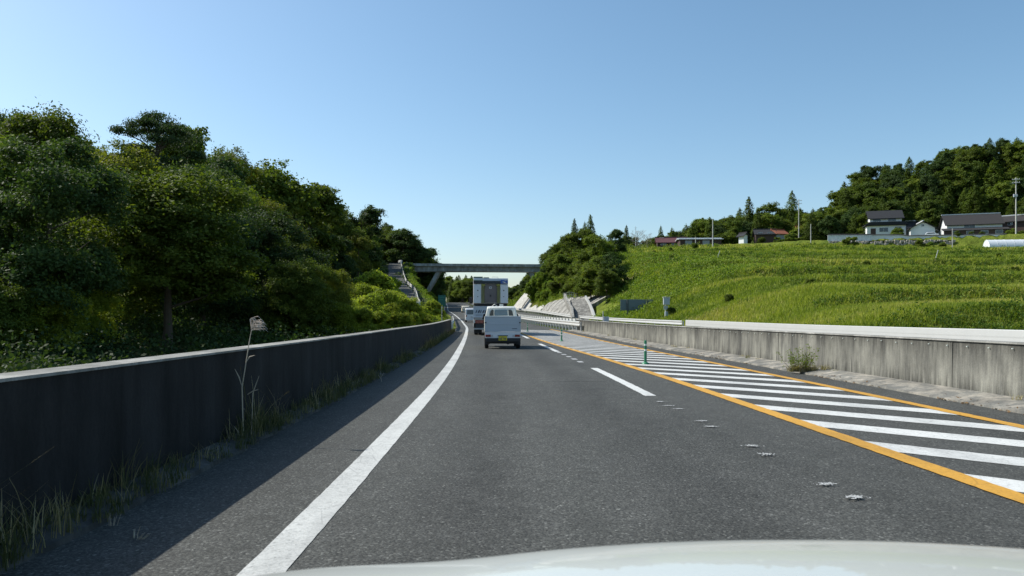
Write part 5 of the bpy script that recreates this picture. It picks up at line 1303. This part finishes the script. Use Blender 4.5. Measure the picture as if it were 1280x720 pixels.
# small white car-like objects by the storehouse
for px, lab in ((1165, 'white vehicle parked beside the small storehouse'),):
    x, d = on_ray(px, 204.5); e = empty('parked_car', (x, d, zy(296.6, d)), -.5, lab, 'car')
    MB().prism([(-1.7, .3), (-1.7, .9), (-1.3, 1.35), (.6, 1.35), (1.1, .85), (1.7, .75), (1.7, .3)], -.7, .7, 'y').build('body', MT['white'], e, bevel=.08); 
    MB().prism([(-1.25, .92), (-1.05, 1.25), (.5, 1.25), (.85, .92)], -.706, .706, 'y').build('side_window', MT['glass'], e)
    for sx_ in (-1, 1):
        for s in (-1, 1): MB().cyl((sx_ * 1.1, s * .62, .3), .3, .18, 'y', 14).build('wheel', MT['rubber'], e)

# utility poles
def pole(px, ytop, ybot, d, label, arms=0, trans=False, r=.14, name='utility_pole', wood=False):
    x = (px - CX) / F * d; zt_ = zy(ytop, d); zb_ = min(zy(ybot, d), Hf(x, d)) ; h_ = zt_ - zb_
    e = empty(name, (x, d, zb_), -math.atan2(x, d), label, 'pole')
    MB().tube([(0, 0, -.5), (0, 0, h_)], [r * 1.2, r * .75], 10).build('shaft', simple('pole_concrete', (.46, .45, .42), .8) if 'pole_concrete' not in bpy.data.materials else bpy.data.materials['pole_concrete'], e, smooth=True)
    for k in range(arms):
        m_ = MB().b2(-.9, .9, -.22, -.12, h_ - .5 - k * .9 - .06, h_ - .5 - k * .9 + .06)
        a_ = m_.build('crossarm', M['steel'], e)
        for q in (-.8, -.3, .3, .8): MB().cyl((q, -.17, h_ - .5 - k * .9 + .16), .05, .2, 'z', 8).build('insulator', M['rail'], a_)
    if trans: MB().cyl((-.42, -.15, h_ * .70), .24, .8, 'z', 14).build('transformer', M['steel'], e); MB().b2(-.25, .35, -.2, -.1, h_ * .68, h_ * .72).build('bracket', M['steel'], e)
    return e, Vector((x, d, zt_))
_, w1 = pole(1270, 222, 271, 203, 'tall utility pole with transformer in front of the wooded hill', 2, True, .17)
_, w2 = pole(998.5, 249, 292, 226, 'telephone pole with crossarms rising before the pointed cedar', 2)
_, w3 = pole(891, 274, 311, 205, 'pale concrete pole standing past the brown barn', 0, False, .16)
pole(869.5, 296, 318, 190, 'short pale pole in the meadow before the brown barn', 0, False, .12)
pole(1013.5, 280, 306, 210, 'slim pole between the clipped hedge and the white fence', 0, False, .12)
pole(1190.5, 285, 317, 190, 'thin dark pole standing in front of the farmhouse with pale gable band', 0, False, .10)
x, d = on_ray(794.5, 224); e, _t = pole(794.5, 283, 300, 224, 'thin antenna mast beside the bare grey tree on the crest', 0, False, .07, 'antenna_mast')
MB().b2(-.5, .5, -.02, .02, _t.z - e.location.z - .4, _t.z - e.location.z - .36).b2(-.35, .35, -.02, .02, _t.z - e.location.z - .8, _t.z - e.location.z - .76).build('aerial', M['steel'], e)
# small white stakes in the meadow
for (px, py, d, tilt, lab) in [(945.5, 321, 150, .5, None), (1168, 322, 150, .5, 'slanting pale stake high in the meadow below the stone wall'), (895, 322, 165, .6, 'slanting pale stake high in the meadow below the barn')]:
    if not lab: continue
    x, _d = on_ray(px, d); q = hit(px, py + 4, 60); e = MB().tube([(0, 0, -.3), (tilt, 0, 1.4)], .04, 6).build('stake', M['rail']); e.location = q; tag(e, lab, 'stake')

# ------------------------------------------------------------------ plants by the road
# pampas grass above the shaded wall
def plume(m, base, tip, n, L, droop, rq, wd=.004):
    ax = (tip - base)
    for k in range(n):
        f = rq.random(); p = base + ax * f; dr = Vector((rq.uniform(.25, 1.0), rq.uniform(-.4, .4), rq.uniform(.2, .9))).normalized()
        l = L * rq.uniform(.5, 1.0) * (1 - .35 * f); q = p + dr * l * .6; t_ = q + Vector((dr.x * l * .5, dr.y * l * .4, -droop * l))
        m.tube([p, q, t_], [wd * .5, wd, wd * .3], 3, False)
x0, d0 = (304 - CX) / F * 7.45, 7.45
PB = Vector((x0, d0, .05)); q = random.Random(4)
MD = simple('dry_straw', (.46, .40, .30), .8, 0, .2, 30); MD2 = simple('pampas_plume', (.62, .54, .46), .9, 0, .15, 30)
e = empty('pampas_grass', PB, 0, 'tall dry pampas grass with a feathery head rising over the shaded wall', 'plant'); 
def pp_(px, py, d=7.45): return P3(px, py, d) - PB
MB().tube([Vector((0, 0, 0)), pp_(302.5, 484), pp_(308, 450), pp_(311.5, 428), pp_(314.5, 412)], [.007, .006, .005, .0045, .0035], 6).build('stem', MD, e, smooth=True)
m = MB(); S0 = pp_(313.8, 413)
for k in range(34):
    an = rad(q.uniform(5, 105)); L = q.uniform(.07, .125); s_ = S0 + Vector((0, 0, q.uniform(-.01, .045))); dx, dz = math.cos(an), math.sin(an)
    p1 = s_ + Vector((dx * .45 * L, q.uniform(-.02, .02), dz * L * .75)); p2 = p1 + Vector((L * (.30 + .35 * dx), q.uniform(-.02, .02), L * .10 * dz)); p3 = p2 + Vector((L * .26, 0, -L * .25))
    m.tube([s_, p1, p2, p3], [.0012, .0026, .0030, .0008], 3, False)
m.build('seed_head', MD2, e)
m = MB()
for pts_ in ([(308, 452), (312, 446), (319, 444)], [(302, 482), (299, 472), (293.5, 461)], [(302.5, 560), (298, 540), (292, 532)]): m.tube([pp_(*p_) for p_ in pts_], [.003, .006, .001], 4)
m.build('leaf', MD, e)
e = empty('dry_twig', P3(318, 560, 7.6), 0, 'short forked dry twig standing beside the tall pampas grass', 'plant'); o0 = e.location.copy()
m = MB().tube([P3(314, 560, 7.6) - o0, P3(316, 492, 7.6) - o0, P3(320, 480, 7.6) - o0, P3(324, 470, 7.6) - o0], [.003, .004, .004, .002], 5).tube([P3(309.5, 493, 7.6) - o0, P3(316.5, 488.5, 7.6) - o0, P3(323, 487, 7.6) - o0], [.004, .006, .002], 4)
m.build('stem', MD, e)
e = empty('grass_tuft', (-2.45, 4.35, .05), 0, 'small tuft of pale feathery grass tips near the road at the foot of the wall', 'plant'); m = MB(); q = random.Random(8)
o0 = e.location.copy(); bp = P3(172, 690, 4.25) - o0
for k in range(16):
    t_ = P3(178 + q.uniform(-11, 11), 664 + q.uniform(-9, 14), 4.25 + q.uniform(-.05, .05)) - o0; m.tube([bp + Vector((q.uniform(-.02, .02), 0, -.08)), bp.lerp(t_, .6) + Vector((-.01, 0, .01)), t_], [.002, .0032, .001], 4)
m.build('blades', MD, e)
e = empty('grass_tuft', (-2.6, 4.5, .05), 0, 'tiny brownish grass tuft just behind the pale feathery tips', 'plant'); m = MB(); o0 = e.location.copy(); bp = P3(138, 668, 4.5) - o0
for k in range(12):
    t_ = P3(145 + q.uniform(-9, 8), 648 + q.uniform(-9, 10), 4.5) - o0; m.tube([bp + Vector((q.uniform(-.02, .02), 0, -.08)), t_], [.002, .0012], 4)
m.build('blades', MD, e)
e = empty('dry_twig', P3(479, 488, 14.5), 0, 'pale dry twig among the weeds further along the shaded wall', 'plant'); o0 = e.location.copy()
MB().tube([P3(479, 488, 14.5) - o0, P3(476.5, 474, 14.5) - o0, P3(475.5, 464, 14.5) - o0], [.005, .005, .003], 5).tube([P3(476.5, 474, 14.5) - o0, P3(473, 469, 14.5) - o0], .003, 4).tube([P3(476.5, 471, 14.5) - o0, P3(480, 466, 14.5) - o0], .003, 4).build('stem', MD, e)
# weed bush on the right kerb
bx, bd = (1001 - CX) / F * 16.6, 16.6
e = empty('weed_clump', (bx, bd, .04), 0, 'upright green weed with dry brown stalks growing from the kerb of the streaked wall', 'plant'); rg = np.random.default_rng(77)
m = MB(); cent = []
for k in range(30):
    bx_, by_ = rg.normal(0, .16), rg.normal(0, .07); h_ = rg.uniform(.25, .62); lx, ly = rg.normal(0, .14), rg.normal(0, .1)
    tp_ = Vector((bx_ + lx, by_ + ly, h_)); m.tube([(bx_ * .5, by_ * .5, 0), (bx_ + lx * .4, by_ + ly * .4, h_ * .5), tp_], [.005, .004, .002], 5)
    for j in range(26): f = rg.uniform(.3, 1.0); cent.append((bx_ + lx * f + rg.normal(0, .035), by_ + ly * f + rg.normal(0, .035), h_ * f + rg.normal(0, .02)))
m.build('stalks', simple('brown_stalks', (.16, .12, .06), .9), e)
cent = np.array(cent); vv, ff, tt = quads(cent, rg.normal(0, 1, cent.shape) + np.array([0, 0, .7]), np.full(len(cent), .045), rg, np.clip(rg.normal(.5, .2, len(cent)), 0, 1), .42)
np_mesh('leaves', vv, ff, LV['bright'], tt, e)
P = np.stack([rg.normal(.12, .26, 60), rg.normal(-.05, .07, 60), np.zeros(60)], -1); vv, ff, tt = blades(P, .16, .008, 16, .05, 1.2, 2, rg, rg.uniform(.5, 1, 60)); np_mesh('dry_grass', vv, ff, LV['dry'], tt, e)
# a few lesser weeds in the kerb joint and leaf litter
rg = np.random.default_rng(78); n = 60; y = rg.uniform(9, 58, n); keep = vnoise(y * .6, np.full(n, 4.)) > .02; y = y[keep]; n = len(y)
P = np.stack([XL(y) + 8.35 + rg.uniform(-.1, .1, n), y, ZR(y) + .09], -1); vv, ff, tt = blades(P, rg.uniform(.04, .14, n), .007, 20, .07, 1.0, 1, rg, rg.uniform(.3, 1, n))
o = np_mesh('grass', vv, ff, LV['dry'], tt); tag(o, 'sparse dry grass in the kerb joint of the streaked wall', 'grass', kind='stuff')
n = 1100; y = 8 + 50 * rg.random(n) ** 1.3; keep = vnoise(y * .9, np.full(n, 14.)) + .15 * rg.random(n) > .08; y = y[keep]; n = len(y); uu_ = 7.80 + np.abs(rg.normal(0, .07, n))
c_ = np.stack([XL(y) + uu_, y, ZR(y) + .012 + .05 * (uu_ > 7.88) + .01 * rg.random(n)], -1); vv, ff, tt = quads(c_, rg.normal(0, .35, (n, 3)) + np.array([0, 0, 1.]), rg.uniform(.03, .07, n), rg, rg.random(n), .6)
o = np_mesh('fallen_leaves', vv, ff, LV['dead'], tt); tag(o, 'brown leaf litter and crumbs along the kerb of the streaked wall', 'leaves', kind='stuff')
